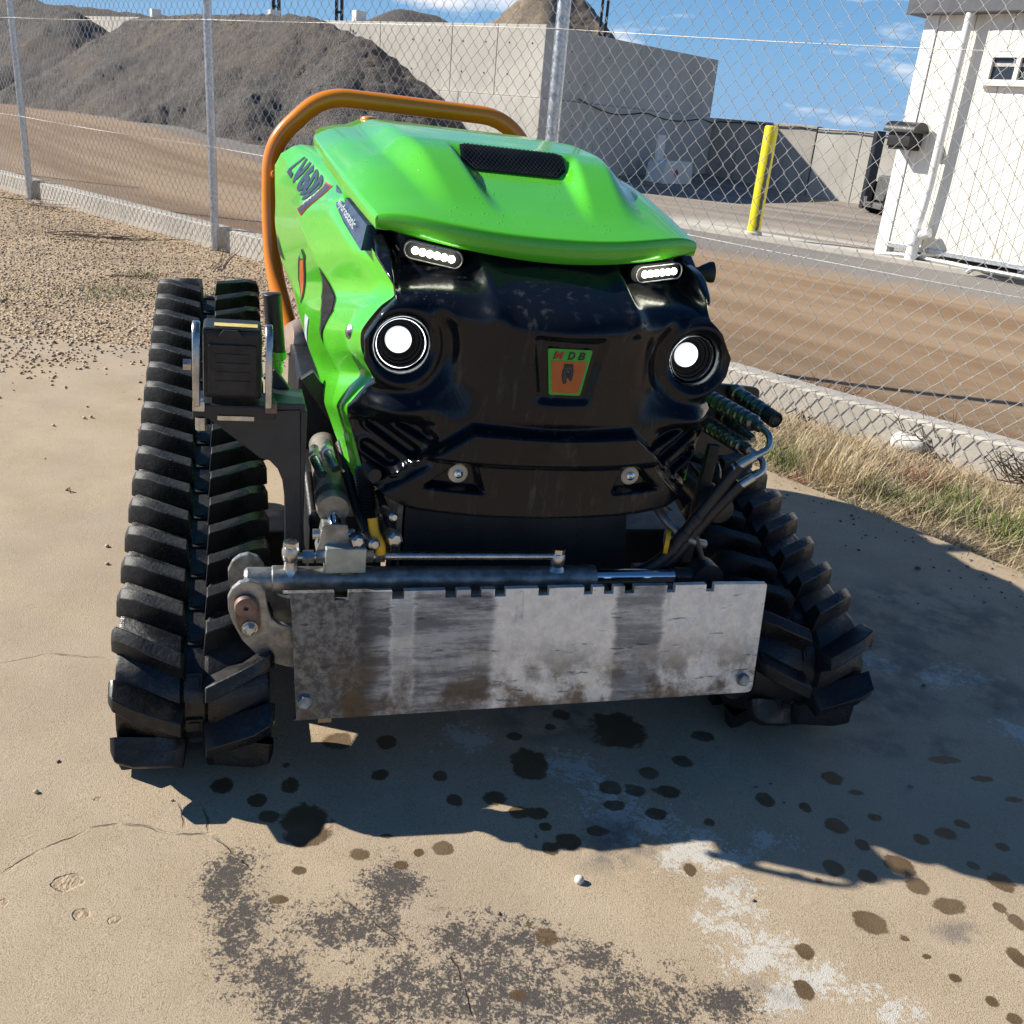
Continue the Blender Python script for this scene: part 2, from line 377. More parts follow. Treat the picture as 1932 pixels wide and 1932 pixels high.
# --- slab with its stains
def slab_mat():
    t = NT('stained_concrete'); p = t.pos()
    wob = t.new('ShaderNodeTexNoise'); wob.inputs['Scale'].default_value = 14; wob.inputs['Detail'].default_value = 5; t.l.new(p, wob.inputs['Vector'])
    off = t.new('ShaderNodeVectorMath', operation='MULTIPLY_ADD'); t.l.new(wob.outputs['Color'], off.inputs[0]); off.inputs[1].default_value = (.034, .034, 0); off.inputs[2].default_value = (-.017, -.017, 0)
    pd = t.vadd(p, off.outputs[0])
    fine = t.noise(520, 3, .6, vec=p); mid = t.noise(5, 7, .6, vec=p); grain = t.voro(300, vec=p)
    c = t.mix(t.rng(mid, .3, .7), (.40, .305, .195), (.49, .385, .26))
    c = t.mix(t.math('MULTIPLY', t.rng(fine, .45, .68), .65), c, (.56, .47, .35))
    c = t.mix(t.math('MULTIPLY', t.rng(fine, .46, .30), .85), c, (.17, .125, .08))
    c = t.mix(t.math('MULTIPLY', t.rng(t.noise(210, 3, .7, vec=p), .40, .30), .6), c, (.20, .15, .10))
    c = t.mix(t.math('MULTIPLY', t.rng(t.noise(170, 3, .7, vec=p), .60, .72), .5), c, (.62, .53, .41))
    c = t.mix(t.math('MULTIPLY', t.rng(t.noise(46, 4, .65, vec=p), .62, .74), .5), c, (.24, .18, .12))
    c = t.mix(t.math('MULTIPLY', t.rng(t.noise(1.6, 4, .6, vec=p), .42, .66), .35), c, (.34, .29, .24))
    def fld(n, amp=0., nv=None):
        a = t.new('ShaderNodeAttribute'); a.attribute_name = n
        return t.math('ADD', a.outputs['Fac'], t.math('MULTIPLY', t.math('SUBTRACT', nv if nv is not None else wob.outputs['Fac'], .5), amp))
    # tyre rubber scuffs
    rub = fld('rubber')
    rn = t.noise(70, 7, .7, vec=p); rn2 = t.noise(240, 4, .65, vec=p)
    rmask = t.rng(rub, 2.1, .1)
    rm = t.rng(t.math('ADD', t.math('ADD', t.math('MULTIPLY', rn, .75), t.math('ADD', t.math('MULTIPLY', rn2, .75), t.math('MULTIPLY', t.noise(11, 4, .6, vec=p), .55))), t.math('MULTIPLY', rmask, .28)), 1.16, 1.31)
    rm = t.math('MULTIPLY', rm, t.rng(rmask, .02, .25))
    c = t.mix(t.math('MULTIPLY', rm, .88), c, t.mix(fine, (.014, .014, .018), (.058, .055, .060)))
    # pale paint residue
    pal = fld('pale')
    pm0 = t.rng(pal, 1.75, .15)
    pm = t.rng(t.math('ADD', t.math('ADD', t.math('MULTIPLY', t.noise(21, 8, .75, vec=p), .8), t.math('MULTIPLY', t.noise(130, 5, .7, vec=p), .5)), t.math('MULTIPLY', pm0, .20)), .785, .86)
    pm = t.math('MULTIPLY', pm, t.rng(pm0, .02, .2))
    c = t.mix(t.math('MULTIPLY', pm, .8), c, (.60, .58, .52))
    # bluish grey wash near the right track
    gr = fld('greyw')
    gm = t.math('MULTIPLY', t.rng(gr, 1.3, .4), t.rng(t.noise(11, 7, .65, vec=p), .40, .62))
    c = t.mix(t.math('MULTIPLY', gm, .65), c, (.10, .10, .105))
    # damp drips
    wet = fld('wet', 1.15); wet = t.math('ADD', wet, t.math('MULTIPLY', t.math('SUBTRACT', t.noise(42, 5, .65, vec=p), .5), 1.0))
    wm = t.math('MULTIPLY', t.rng(wet, 1.12, .88), t.rng(t.noise(9, 3, vec=p), .3, .6, .82, 1))
    c = t.mix(t.math('MULTIPLY', wm, .95), c, t.mix(fine, (.060, .033, .010), (.13, .076, .030)))
    # cracks
    cw = t.new('ShaderNodeTexNoise'); cw.inputs['Scale'].default_value = 22; cw.inputs['Detail'].default_value = 5; t.l.new(p, cw.inputs['Vector'])
    co_ = t.new('ShaderNodeVectorMath', operation='MULTIPLY_ADD'); t.l.new(cw.outputs['Color'], co_.inputs[0]); co_.inputs[1].default_value = (.022, .022, 0); co_.inputs[2].default_value = (-.011, -.011, 0)
    pc = t.vadd(p, co_.outputs[0]); ck = None
    for x0, y0, x1, y1, w in CRACKS:
        mpn = t.new('ShaderNodeMapping'); mpn.vector_type = 'TEXTURE'; t.l.new(pc, mpn.inputs[0]); mpn.inputs['Location'].default_value = ((x0+x1)/2, (y0+y1)/2, 0)
        mpn.inputs['Rotation'].default_value = (0, 0, math.atan2(y1-y0, x1-x0)); mpn.inputs['Scale'].default_value = (math.hypot(x1-x0, y1-y0)/2*1.08, .0024, 1000)
        ab = t.new('ShaderNodeVectorMath', operation='ABSOLUTE'); t.l.new(mpn.outputs[0], ab.inputs[0]); sq = t.new('ShaderNodeSeparateXYZ'); t.l.new(ab.outputs[0], sq.inputs[0])
        m1 = t.math('MAXIMUM', t.math('MULTIPLY', sq.outputs[0], 1), sq.outputs[1]); ck = m1 if ck is None else t.math('MINIMUM', ck, m1)
    ckm = t.rng(ck, 1.05, .3)
    c = t.mix(t.math('MULTIPLY', ckm, t.rng(t.noise(30, 3, vec=p), .35, .6, .05, .75)), c, (.13, .09, .055))
    pt_ = t.rng(fld('pit', .9, t.noise(60, 4, vec=p)), 1.05, .9)
    c = t.mix(t.math('MULTIPLY', pt_, .8), c, t.mix(t.noise(120, 4, vec=p), (.30, .20, .12), (.60, .46, .32)))
    t.set(Base_Color=c, Roughness=t.math('SUBTRACT', .82, t.math('MULTIPLY', wm, .25)), Specular_IOR_Level=.35)
    h = t.math('ADD', t.math('MULTIPLY', fine, .9), t.math('MULTIPLY', t.noise(170, 3, .7, vec=p), .35))
    h = t.math('SUBTRACT', h, t.math('MULTIPLY', ckm, 2.5)); h = t.math('SUBTRACT', h, t.math('MULTIPLY', pt_, t.math('MULTIPLY', t.noise(90, 4, vec=p), 5)))
    t.bump(h, .75, .0026); return t.m
WET = [(-0.062, 1.207, 0.017, 0.016, 0.159), (0.142, 1.254, 0.022, 0.021, 0.160), (0.113, 1.233, 0.014, 0.015, 0.159), (0.104, 1.285, 0.011, 0.011, 0.164), (0.193, 1.289, 0.019, 0.012, 0.163), (-0.099, 1.190, 0.009, 0.009, 0.158), (0.106, 1.049, 0.016, 0.016, 0.140), (0.080, 1.068, 0.006, 0.006, 0.143), (-0.086, 1.387, 0.013, 0.014, 0.177), (-0.055, 1.327, 0.015, 0.018, 0.171), (0.014, 1.342, 0.021, 0.019, 0.171), (0.057, 1.313, 0.018, 0.016, 0.168), (0.086, 1.316, 0.021, 0.016, 0.167), (0.042, 1.532, 0.017, 0.016, 0.189), (0.069, 1.449, 0.037, 0.045, 0.181), (0.222, 1.408, 0.021, 0.019, 0.174), (0.265, 1.409, 0.019, 0.017, 0.173), (0.297, 1.463, 0.019, 0.017, 0.178), (0.327, 1.417, 0.026, 0.017, 0.173), (0.227, 1.362, 0.020, 0.014, 0.170), (0.297, 1.352, 0.019, 0.014, 0.167), (0.393, 1.344, 0.014, 0.013, 0.165), (0.367, 1.512, 0.019, 0.016, 0.182), (0.340, 1.220, 0.010, 0.014, 0.154), (0.249, 1.591, 0.058, 0.056, 0.191), (0.134, 1.624, 0.019, 0.018, 0.197), (0.113, 1.576, 0.010, 0.011, 0.193), (0.422, 1.605, 0.023, 0.018, 0.189), (0.067, 0.944, 0.013, 0.010, 0.130), (0.089, 1.260, 0.004, 0.005, 0.162), (0.580, 1.415, 0.011, 0.014, 0.169), (0.623, 1.372, 0.022, 0.020, 0.164), (0.704, 1.410, 0.016, 0.012, 0.166), (0.659, 1.513, 0.020, 0.019, 0.177), (0.690, 1.476, 0.018, 0.011, 0.173), (0.509, 1.425, 0.018, 0.019, 0.171), (0.824, 1.387, 0.024, 0.017, 0.162), (0.774, 1.363, 0.015, 0.015, 0.161), (0.657, 1.332, 0.013, 0.014, 0.160), (0.589, 1.265, 0.018, 0.018, 0.154), (0.641, 1.254, 0.017, 0.016, 0.153), (0.711, 1.285, 0.023, 0.028, 0.154), (0.724, 1.244, 0.024, 0.022, 0.150), (0.761, 1.206, 0.031, 0.021, 0.146), (0.616, 1.151, 0.026, 0.022, 0.143), (0.876, 1.275, 0.021, 0.020, 0.151), (0.848, 1.215, 0.011, 0.012, 0.146), (0.660, 1.125, 0.008, 0.007, 0.140), (0.493, 1.077, 0.016, 0.016, 0.138), (0.474, 1.006, 0.013, 0.016, 0.131), (0.683, 1.093, 0.009, 0.007, 0.137), (0.711, 1.058, 0.010, 0.009, 0.133), (0.751, 1.022, 0.009, 0.009, 0.129), (0.829, 1.112, 0.014, 0.022, 0.137), (0.863, 1.186, 0.014, 0.017, 0.143), (0.844, 1.309, 0.010, 0.010, 0.155), (0.920, 1.369, 0.014, 0.012, 0.159), (0.869, 1.419, 0.016, 0.013, 0.165), (0.554, 1.229, 0.009, 0.008, 0.152), (0.772, 0.996, 0.011, 0.009, 0.127), (0.965, 1.567, 0.026, 0.009, 0.177), (0.915, 1.618, 0.034, 0.012, 0.182), (1.006, 1.511, 0.022, 0.009, 0.171), (-0.448, 1.297, 0.020, 0.020, 0.175), (-0.379, 1.270, 0.015, 0.017, 0.171), (-0.336, 1.317, 0.016, 0.022, 0.175), (-0.292, 1.238, 0.039, 0.038, 0.166), (-0.350, 1.236, 0.020, 0.015, 0.167), (-0.280, 1.202, 0.035, 0.023, 0.162), (-0.191, 1.173, 0.016, 0.016, 0.157), (-0.275, 1.124, 0.010, 0.008, 0.154), (-0.288, 1.063, 0.014, 0.008, 0.148), (-0.124, 1.160, 0.012, 0.009, 0.155), (-0.191, 1.372, 0.015, 0.015, 0.178), (-0.195, 1.468, 0.018, 0.023, 0.188), (-0.280, 1.455, 0.029, 0.029, 0.188), (-0.356, 1.369, 0.009, 0.009, 0.181), (-0.156, 1.220, 0.012, 0.007, 0.162)]
RUBBER = [(-0.370, 1.089, 0.044, 0.067, 0.152), (-0.328, 1.008, 0.039, 0.082, 0.142), (-0.267, 0.932, 0.059, 0.060, 0.134), (-0.202, 0.889, 0.078, 0.043, 0.128), (-0.057, 0.934, 0.082, 0.065, 0.131), (0.059, 0.949, 0.118, 0.073, 0.131), (0.199, 0.954, 0.109, 0.060, 0.130), (0.014, 1.027, 0.101, 0.048, 0.139), (-0.175, 1.030, 0.075, 0.060, 0.142), (-0.129, 1.117, 0.050, 0.050, 0.151), (0.168, 1.026, 0.036, 0.029, 0.137), (0.265, 0.937, 0.063, 0.029, 0.127), (0.360, 0.968, 0.047, 0.031, 0.129)]
PALE = [(0.156, 1.448, 0.070, 0.067, 0.179), (0.212, 1.365, 0.075, 0.061, 0.170), (0.266, 1.321, 0.088, 0.064, 0.165), (0.357, 1.265, 0.107, 0.065, 0.158), (0.402, 1.171, 0.068, 0.054, 0.148), (0.379, 1.110, 0.052, 0.054, 0.142), (0.425, 1.062, 0.079, 0.051, 0.137), (0.479, 1.032, 0.081, 0.046, 0.134), (0.548, 1.006, 0.062, 0.026, 0.130), (0.906, 1.990, 0.082, 0.053, 0.216), (1.076, 1.971, 0.137, 0.064, 0.211), (0.502, 1.323, 0.045, 0.033, 0.161), (1.128, 1.766, 0.060, 0.073, 0.192), (0.594, 0.985, 0.061, 0.022, 0.128), (-0.055, 1.510, 0.063, 0.052, 0.189), (0.433, 0.991, 0.048, 0.036, 0.130)]
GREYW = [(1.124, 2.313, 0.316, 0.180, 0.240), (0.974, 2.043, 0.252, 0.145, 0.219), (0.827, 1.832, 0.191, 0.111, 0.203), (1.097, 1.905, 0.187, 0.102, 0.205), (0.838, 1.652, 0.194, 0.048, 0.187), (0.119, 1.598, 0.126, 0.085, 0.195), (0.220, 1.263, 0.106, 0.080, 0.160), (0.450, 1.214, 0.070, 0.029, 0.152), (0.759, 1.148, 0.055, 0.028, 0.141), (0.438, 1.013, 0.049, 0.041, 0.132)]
CRACKS = [(-0.692, 1.052, -0.660, 1.108, 0.003), (-0.660, 1.108, -0.610, 1.161, 0.003), (-0.610, 1.161, -0.569, 1.185, 0.003), (-0.569, 1.185, -0.479, 1.170, 0.003), (-0.479, 1.170, -0.426, 1.187, 0.003), (-0.464, 1.249, -0.432, 1.186, 0.003), (-0.499, 1.243, -0.472, 1.188, 0.003), (-0.423, 1.178, -0.365, 1.132, 0.003), (-0.203, 1.081, -0.155, 1.048, 0.003), (-0.155, 1.048, -0.095, 1.004, 0.003), (-0.031, 1.006, -0.003, 0.954, 0.003), (-0.003, 0.954, 0.014, 0.898, 0.003), (-0.972, 1.578, -0.902, 1.632, 0.003), (-0.902, 1.632, -0.781, 1.639, 0.003), (-0.365, 1.132, -0.348, 1.118, 0.003)]
PITS = [(-0.594, 1.051, 0.021, 0.018, 0.151), (-0.549, 0.997, 0.012, 0.012, 0.145), (-0.501, 0.994, 0.010, 0.008, 0.144), (-0.661, 1.001, 0.008, 0.010, 0.147), (-0.629, 1.231, 0.006, 0.006, 0.171), (-0.553, 1.035, 0.004, 0.004, 0.149), (-0.434, 1.050, 0.005, 0.004, 0.149)]
M['slab'] = slab_mat()
def patch(name, A, Bc, C, D, n, m, zoff, mat, skirt=.05, **props):
    A, Bc, C, D = (np.array(q, float) for q in (A, Bc, C, D))
    u = np.linspace(0, 1, n)[:, None, None]; v = np.linspace(0, 1, m)[None, :, None]
    P = (A*(1-u)+Bc*u)*(1-v)+(D*(1-u)+C*u)*v; X, Y = P[..., 0], P[..., 1]; Z = gh(X, Y)+zoff
    V = np.stack([X.ravel(), Y.ravel(), Z.ravel()], 1); I = np.arange(n*m).reshape(n, m)
    F = np.stack([I[:-1, :-1], I[:-1, 1:], I[1:, 1:], I[1:, :-1]], -1).reshape(-1, 4)
    ring = np.concatenate([I[0, :-1], I[:-1, -1], I[-1, :0:-1], I[:0:-1, 0]])
    k = len(V); V2 = V[ring].copy(); V2[:, 2] -= skirt; V = np.concatenate([V, V2]); r = len(ring); j = np.arange(r); j2 = (j+1) % r
    F = np.concatenate([F, np.stack([ring[j], ring[j2], k+j2, k+j], 1)])
    return np_mesh(name, V, F, mat, smooth=40, **props)
def slab():
    # dense where the stains lie; straight joints at the back and right edges
    U = np.concatenate([np.linspace(-7, -1.75, 12)[:-1], np.arange(-1.75, 2.3, .0075), np.linspace(2.3, 6.6, 10)])
    Vv = np.concatenate([np.linspace(-3, .62, 8)[:-1], np.arange(.62, 2.75, .0075), np.linspace(2.75, 4.35, 20)])
    X, Y = np.meshgrid(U, Vv)
    ytop = 4.3+.12*X; xr = (2.93-.66*Y)/.75
    Y = np.minimum(Y, ytop); Y = np.where(X > xr, np.minimum(Y, (2.93-.75*X)/.66), Y); Y = np.maximum(Y, -3.)
    X0, Y0 = X.ravel(), Y.ravel()
    def efield(L):
        f = np.full(X0.shape, 9.)
        for x, y, rx, ry, rot in L:
            dx, dy = X0-x, Y0-y; c_, s_ = math.cos(rot), math.sin(rot); f = np.minimum(f, np.hypot((dx*c_+dy*s_)/max(rx, .004), (-dx*s_+dy*c_)/max(ry, .004)))
        return f
    ck = np.full(X0.shape, 9.)
    for x0, y0, x1, y1, w in CRACKS:
        dx, dy = x1-x0, y1-y0; t_ = np.clip(((X0-x0)*dx+(Y0-y0)*dy)/(dx*dx+dy*dy), 0, 1); ck = np.minimum(ck, np.hypot(X0-x0-t_*dx, Y0-y0-t_*dy))
    V = np.stack([X0, Y0, gh(X0, Y0)], 1); n, m = X.shape; I = np.arange(n*m).reshape(n, m)
    F = np.stack([I[:-1, :-1], I[:-1, 1:], I[1:, 1:], I[1:, :-1]], -1).reshape(-1, 4)
    a = V[F]; ar = np.abs((a[:, 2, 0]-a[:, 0, 0])*(a[:, 3, 1]-a[:, 1, 1])-(a[:, 3, 0]-a[:, 1, 0])*(a[:, 2, 1]-a[:, 0, 1])); F = F[ar > 1e-9]
    me = bpy.data.meshes.new('concrete_slab'); me.vertices.add(len(V)); me.vertices.foreach_set('co', V.astype(np.float32).ravel())
    me.loops.add(F.size); me.loops.foreach_set('vertex_index', F.astype(np.int32).ravel()); me.polygons.add(len(F)); me.polygons.foreach_set('loop_start', np.arange(0, F.size, 4, dtype=np.int32))
    me.update(calc_edges=True)
    for nm, f in (('wet', efield(WET)), ('rubber', efield(RUBBER)), ('pale', efield(PALE)), ('greyw', efield(GREYW)), ('pit', efield(PITS)), ('crack', ck)):
        at_ = me.attributes.new(nm, 'FLOAT', 'POINT'); at_.data.foreach_set('value', np.clip(f, 0, 9).astype(np.float32))
    me.shade_smooth(); me.materials.append(M['slab']); link(bpy.data.objects.new('concrete_slab', me), None, kind='structure')
slab()

# --- yard and haul road beyond the fence
D0 = float(FP @ FN)
def fdist(t, p):
    d = t.new('ShaderNodeVectorMath', operation='DOT_PRODUCT'); t.l.new(p, d.inputs[0]); d.inputs[1].default_value = (FN[0], FN[1], 0); a = t.math('SUBTRACT', d.outputs['Value'], D0)
    e = t.new('ShaderNodeVectorMath', operation='DOT_PRODUCT'); t.l.new(p, e.inputs[0]); e.inputs[1].default_value = (FE[0], FE[1], 0)
    return a, e.outputs['Value']
def road_mat():
    t = NT('dirt_haul_road'); p = t.pos(); d, s = fdist(t, p)
    cv = t.new('ShaderNodeCombineXYZ'); t.l.new(t.math('MULTIPLY', s, .10), cv.inputs[0]); t.l.new(d, cv.inputs[1])
    st = t.noise(1.5, 6, .6, vec=cv.outputs[0]); fine = t.noise(60, 6, .7, vec=p); cl = t.noise(3, 6, .6, vec=p)
    dirt = t.mix(t.rng(st, .35, .65), (.21, .125, .062), (.40, .29, .185))
    dirt = t.mix(t.math('MULTIPLY', t.rng(fine, .42, .62), .6), dirt, (.27, .165, .08))
    asp = t.mix(t.rng(fine, .35, .7), (.17, .155, .14), (.30, .275, .25))
    edge = t.math('ADD', d, t.math('MULTIPLY', t.math('SUBTRACT', cl, .5), 1.3))
    am = t.rng(edge, 4.4, 5.2)
    am2 = t.math('MAXIMUM', am, t.math('MULTIPLY', t.rng(edge, .75, .25), .75))
    c = t.mix(am2, dirt, asp)
    c = t.mix(t.math('MULTIPLY', t.rng(st, .56, .66), .35), c, (.17, .14, .12))
    t.set(Base_Color=c, Roughness=.9)
    t.bump(t.math('ADD', fine, t.math('MULTIPLY', st, 2)), .6, .02); return t.m
M['road'] = road_mat()
def yard_mat():
    t = NT('worn_concrete_yard'); p = t.pos(); d, s = fdist(t, p)
    cv = t.new('ShaderNodeCombineXYZ'); t.l.new(t.math('MULTIPLY', s, .12), cv.inputs[0]); t.l.new(d, cv.inputs[1])
    st = t.noise(1.1, 6, .6, vec=cv.outputs[0]); fine = t.noise(30, 6, .7, vec=p)
    c = t.mix(t.rng(st, .3, .7), (.20, .185, .165), (.36, .335, .30))
    c = t.mix(t.math('MULTIPLY', t.rng(s, 2., -6.), .75), c, t.mix(t.rng(st, .35, .62), (.17, .14, .115), (.32, .255, .19)))
    c = t.mix(t.math('MULTIPLY', t.rng(fine, .45, .7), .3), c, (.30, .25, .19))
    white = t.math('MULTIPLY', t.rng(d, 8.6, 7.0), t.rng(t.noise(1.4, 5, .6, vec=cv.outputs[0]), .40, .54))
    white = t.math('MULTIPLY', white, t.rng(s, -8.2, -6.6))
    c = t.mix(t.math('MULTIPLY', white, .8), c, (.62, .58, .50))
    t.set(Base_Color=c, Roughness=.85); t.bump(fine, .4, .01); return t.m
M['yard'] = yard_mat()
def fxy(t, d): return FP+FE*t+FN*d
def strip(name, t0, t1, d0, d1, n, m, zoff, mat, skirt=.03, **props):
    return patch(name, fxy(t0, d0), fxy(t1, d0), fxy(t1, d1), fxy(t0, d1), n, m, zoff, mat, skirt, **props)
strip('road', -60, 40, .16, 6.45, 120, 14, -.012, 'road', kind='structure')
strip('yard_pavement', -70, 60, 6.60, 60, 130, 60, .012, 'yard', .04, kind='structure')
def concrete_mat(name, a, b, tie=True):
    t = NT(name); p = t.pos(); v = t.scale((1, 1, .15), p)
    c = t.mix(t.rng(t.noise(1.2, 6, .6, vec=p), .3, .7), a, b)
    c = t.mix(t.math('MULTIPLY', t.rng(t.noise(5, 6, .65, vec=v), .5, .72), .35), c, tuple(x*.62 for x in a))
    c = t.mix(t.math('MULTIPLY', t.rng(t.noise(40, 5, .7, vec=p), .5, .7), .25), c, tuple(min(1, x*1.25) for x in b))
    t.set(Base_Color=c, Roughness=.85); t.bump(t.noise(60, 5, .6, vec=p), .3, .006); return t.m
M['wall'] = concrete_mat('precast_concrete', (.48, .445, .385), (.58, .545, .48))
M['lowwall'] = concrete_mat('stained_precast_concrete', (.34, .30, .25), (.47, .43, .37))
M['footing'] = concrete_mat('pale_concrete', (.40, .37, .32), (.52, .48, .42))
strip('kerb', -60, 50, 6.44, 6.62, 110, 3, .035, 'footing', .06, kind='structure')

# ------------------------------------------------------------------ chain link fence
fence = empty('chain_link_fence', 'galvanised chain link fence on steel posts with concrete plinths', 'fence', mat=Matrix.Translation((FP[0], FP[1], 0)))
FM = Matrix(((FE[0], FN[0], 0), (FE[1], FN[1], 0), (0, 0, 1)))
def F3(t, d, z):  # fence coordinates -> fence-local vector
    q = FM @ Vector((t, d, 0)); return Vector((q.x, q.y, z+float(gh(FP[0]+q.x, FP[1]+q.y))))
posts = [-6.6, -3.292, 0., 3.24, 6.5]
for i, t in enumerate(posts):
    b = B(); b.tube([F3(t, .0, -.3), F3(t, .0, 1.92)], .030 if i != 3 else .034, 16); po = b.build('post', 'galv', fence, smooth=40)
    b = B(); b.lathe([(.001, 1.97), (.018, 1.965), (.034, 1.93), (.034, 1.91)], F3(t, 0, 0), (0, 0, 1), 14); b.build('post_cap', 'galv', po, smooth=40)
for z in (.707, 1.53):
    b = B(); seg = []
    for i in range(len(posts)-1):
        for k in range(8):
            u = k/8; seg.append(F3(posts[i]*(1-u)+posts[i+1]*u, -.036, z-.012*math.sin(math.pi*u)))
    seg.append(F3(posts[-1], -.036, z)); b.tube(seg, .0017, 6); b.build('wire', 'wire', fence, smooth=60)
for i in range(len(posts)-1):
    b = B(); t0, t1 = posts[i]+.07, posts[i+1]-.05; n = 12
    ring = []
    for k in range(n+1):
        t = t0+(t1-t0)*k/n
        ring.append([F3(t, .045, -.12), F3(t, .045, .118), F3(t, .058, .13), F3(t, .165, .13), F3(t, .178, .118), F3(t, .178, -.12)])
    V = [p for r in ring for p in r]; F = [(k*6+j, k*6+j+1, (k+1)*6+j+1, (k+1)*6+j) for k in range(n) for j in range(5)]
    F += [(5, 4, 3, 2, 1, 0), tuple(n*6+j for j in range(6))]
    b.add(V, F); b.build('plinth', 'footing', fence, smooth=35)
def netting():
    W_, Hh = .0385, .043; t0, t1 = -6.6, 7.6; nw = int((t1-t0)/(W_/1)); rows = 43
    V = []; F = []; r = .0019
    for i in range(nw):
        pts = []
        lean = .006*math.sin(i*.21)
        for k in range(rows):
            t = t0+i*W_+(W_*.5 if (k+i) % 2 else -W_*.5)*1.06
            t += .004*math.sin(k*.5+i*.9)
            dd = -.0335+(.0032 if (k+i) % 2 else -.0032)
            pts.append((t, dd+lean, .03+k*Hh+.003*math.sin(i*1.7+k)))
        base = len(V)
        for (t, d, z) in pts:
            q = F3(t, d, z)
            for a in range(4):
                an = math.pi/2*a; o = FM @ Vector((r*math.cos(an), r*math.sin(an), 0)); V.append((q.x+o.x, q.y+o.y, q.z))
        for k in range(rows-1):
            for a in range(4): F.append((base+k*4+a, base+k*4+(a+1) % 4, base+(k+1)*4+(a+1) % 4, base+(k+1)*4+a))
    return np_mesh('netting', V, F, 'wire', fence, smooth=80, kind='stuff')
netting()

# ------------------------------------------------------------------ concrete storage bay walls
WK = np.array([-.15, 17.9]); WR = np.array([.622, .783]); WL = np.array([-.783, .622]); WN = np.array([-.622, -.783])
def wall_panels(parent, e, n, runs, z0, z1, th, mat, name='wall_panel', off=0.):
    for (t0, t1) in runs:
        b = B(); e3 = Vector((*e, 0)); n3 = Vector((*n, 0))
        c = Vector((*WK, 0))+e3*((t0+t1)/2)-n3*(th/2-off)+Vector((0, 0, (z0+z1)/2))
        R = Matrix((( e3.x, -n3.x, 0), (e3.y, -n3.y, 0), (0, 0, 1)))
        b.box(c, (t1-t0-.012, th, z1-z0), R); b.build(name, mat, parent, bevel=.012)
bay = empty('concrete_bay_wall', 'tall grey precast concrete bay wall with a stepped lower course', 'wall')
LN = WN; RN = np.array([.783, -.622])
wall_panels(bay, WL, LN, [(-.0, 1.08), (1.08, 2.18), (2.18, 4.1), (4.1, 6.1), (6.1, 8.1), (8.1, 10.1), (10.1, 12.1), (12.1, 14.1), (14.1, 17), (17, 20)], 1.405, 2.54, .30, 'wall')
wall_panels(bay, WL, LN, [(-.05, 1.9), (1.9, 4), (4, 6.5), (6.5, 9), (9, 11.5), (11.5, 14), (14, 17), (17, 20)], -.1, 1.40, .36, 'wall', 'base_panel', .05)
wall_panels(bay, WR, RN, [(.31, 1.5), (1.5, 2.95), (2.95, 4.4), (4.4, 5.89)], 1.405, 2.53, .30, 'wall')
wall_panels(bay, WR, RN, [(.31, 1.6), (1.6, 3.2), (3.2, 4.7), (4.7, 5.95)], -.1, 1.40, .36, 'wall', 'base_panel', .05)
for e, n, ts, zs in ((WL, LN, [.28, .8, 1.35, 1.9, 2.5, 3.2, 4.4, 5.2], (1.75, 2.25)), (WR, RN, [.75, 1.2, 1.9, 2.5, 3.3, 4.0, 4.8, 5.4], (1.7, 2.2)), (WR, RN, [.9, 2.0, 2.8, 3.7, 5.2], (.45, 1.0))):
    b = B()
    for t in ts:
        for z in zs:
            c = WK+e*t+n*(.003 if zs[0] > 1.5 else .053); b.lathe([(.016, 0), (.016, .002)], (*c, z), (*n, 0), 8)
    b.build('tie_holes', 'black_plastic', bay, kind='stuff')
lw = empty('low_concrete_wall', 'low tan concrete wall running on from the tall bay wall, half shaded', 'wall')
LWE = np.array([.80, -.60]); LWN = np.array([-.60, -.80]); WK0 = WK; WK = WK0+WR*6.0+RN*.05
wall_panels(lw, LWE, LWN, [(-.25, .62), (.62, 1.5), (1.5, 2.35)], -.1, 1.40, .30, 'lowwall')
wall_panels(lw, LWE, LWN, [(2.36, 3.3), (3.3, 4.2), (4.2, 5.2), (5.2, 6.5)], -.1, 1.37, .30, 'wall', 'wall_panel', -.01)
WK = WK0
b = B(); pts = []
for k in range(60):
    t = 1.0+k*.26; c = WK+WR*t+RN*(.07+.01*math.sin(k)) if t < 5.9 else WK+WR*6.0+RN*.05+LWE*(t-5.9)*.5+LWN*.02; pts.append((c[0], c[1], 1.36-.10*abs(math.sin(k*.37))*(1 if t < 6 else .25)-(0. if t > 2.2 else (2.2-t)*-.08)))
cable = b.build('cable', 'black_plastic') if False else None
b = B(); b.tube(pts, .012, 6); b.build('slack_cable', 'hose', None, smooth=60, label='dark slack cable strung along the concrete wall ledge', category='cable')

# --- gravel heaps
def heap_mat():
    t = NT('crushed_rock'); p = t.pos()
    v = t.voro(38, vec=p, out='Color'); g = t.new('ShaderNodeSeparateColor'); t.l.new(v, g.inputs[0])
    c = t.mix(g.outputs[0], (.085, .076, .069), (.205, .183, .163))
    big = t.rng(t.noise(.75, 5, .6, vec=p), .48, .66)
    c = t.mix(t.math('MULTIPLY', big, .5), c, (.21, .155, .105))
    t.set(Base_Color=c, Roughness=.9)
    t.bump(t.math('ADD', t.noise(22, 6, .7, vec=p), t.math('MULTIPLY', t.voro(45, vec=p), .8)), .9, .06); return t.m
M['rock'] = heap_mat()
def heap_tan():
    t = NT('tan_crushed_rock'); p = t.pos()
    c = t.mix(t.rng(t.noise(10, 6, .7, vec=p), .3, .7), (.17, .125, .085), (.31, .245, .17)); t.set(Base_Color=c, Roughness=.9)
    t.bump(t.noise(14, 6, .7, vec=p), .8, .06); return t.m
M['rock_tan'] = heap_tan()
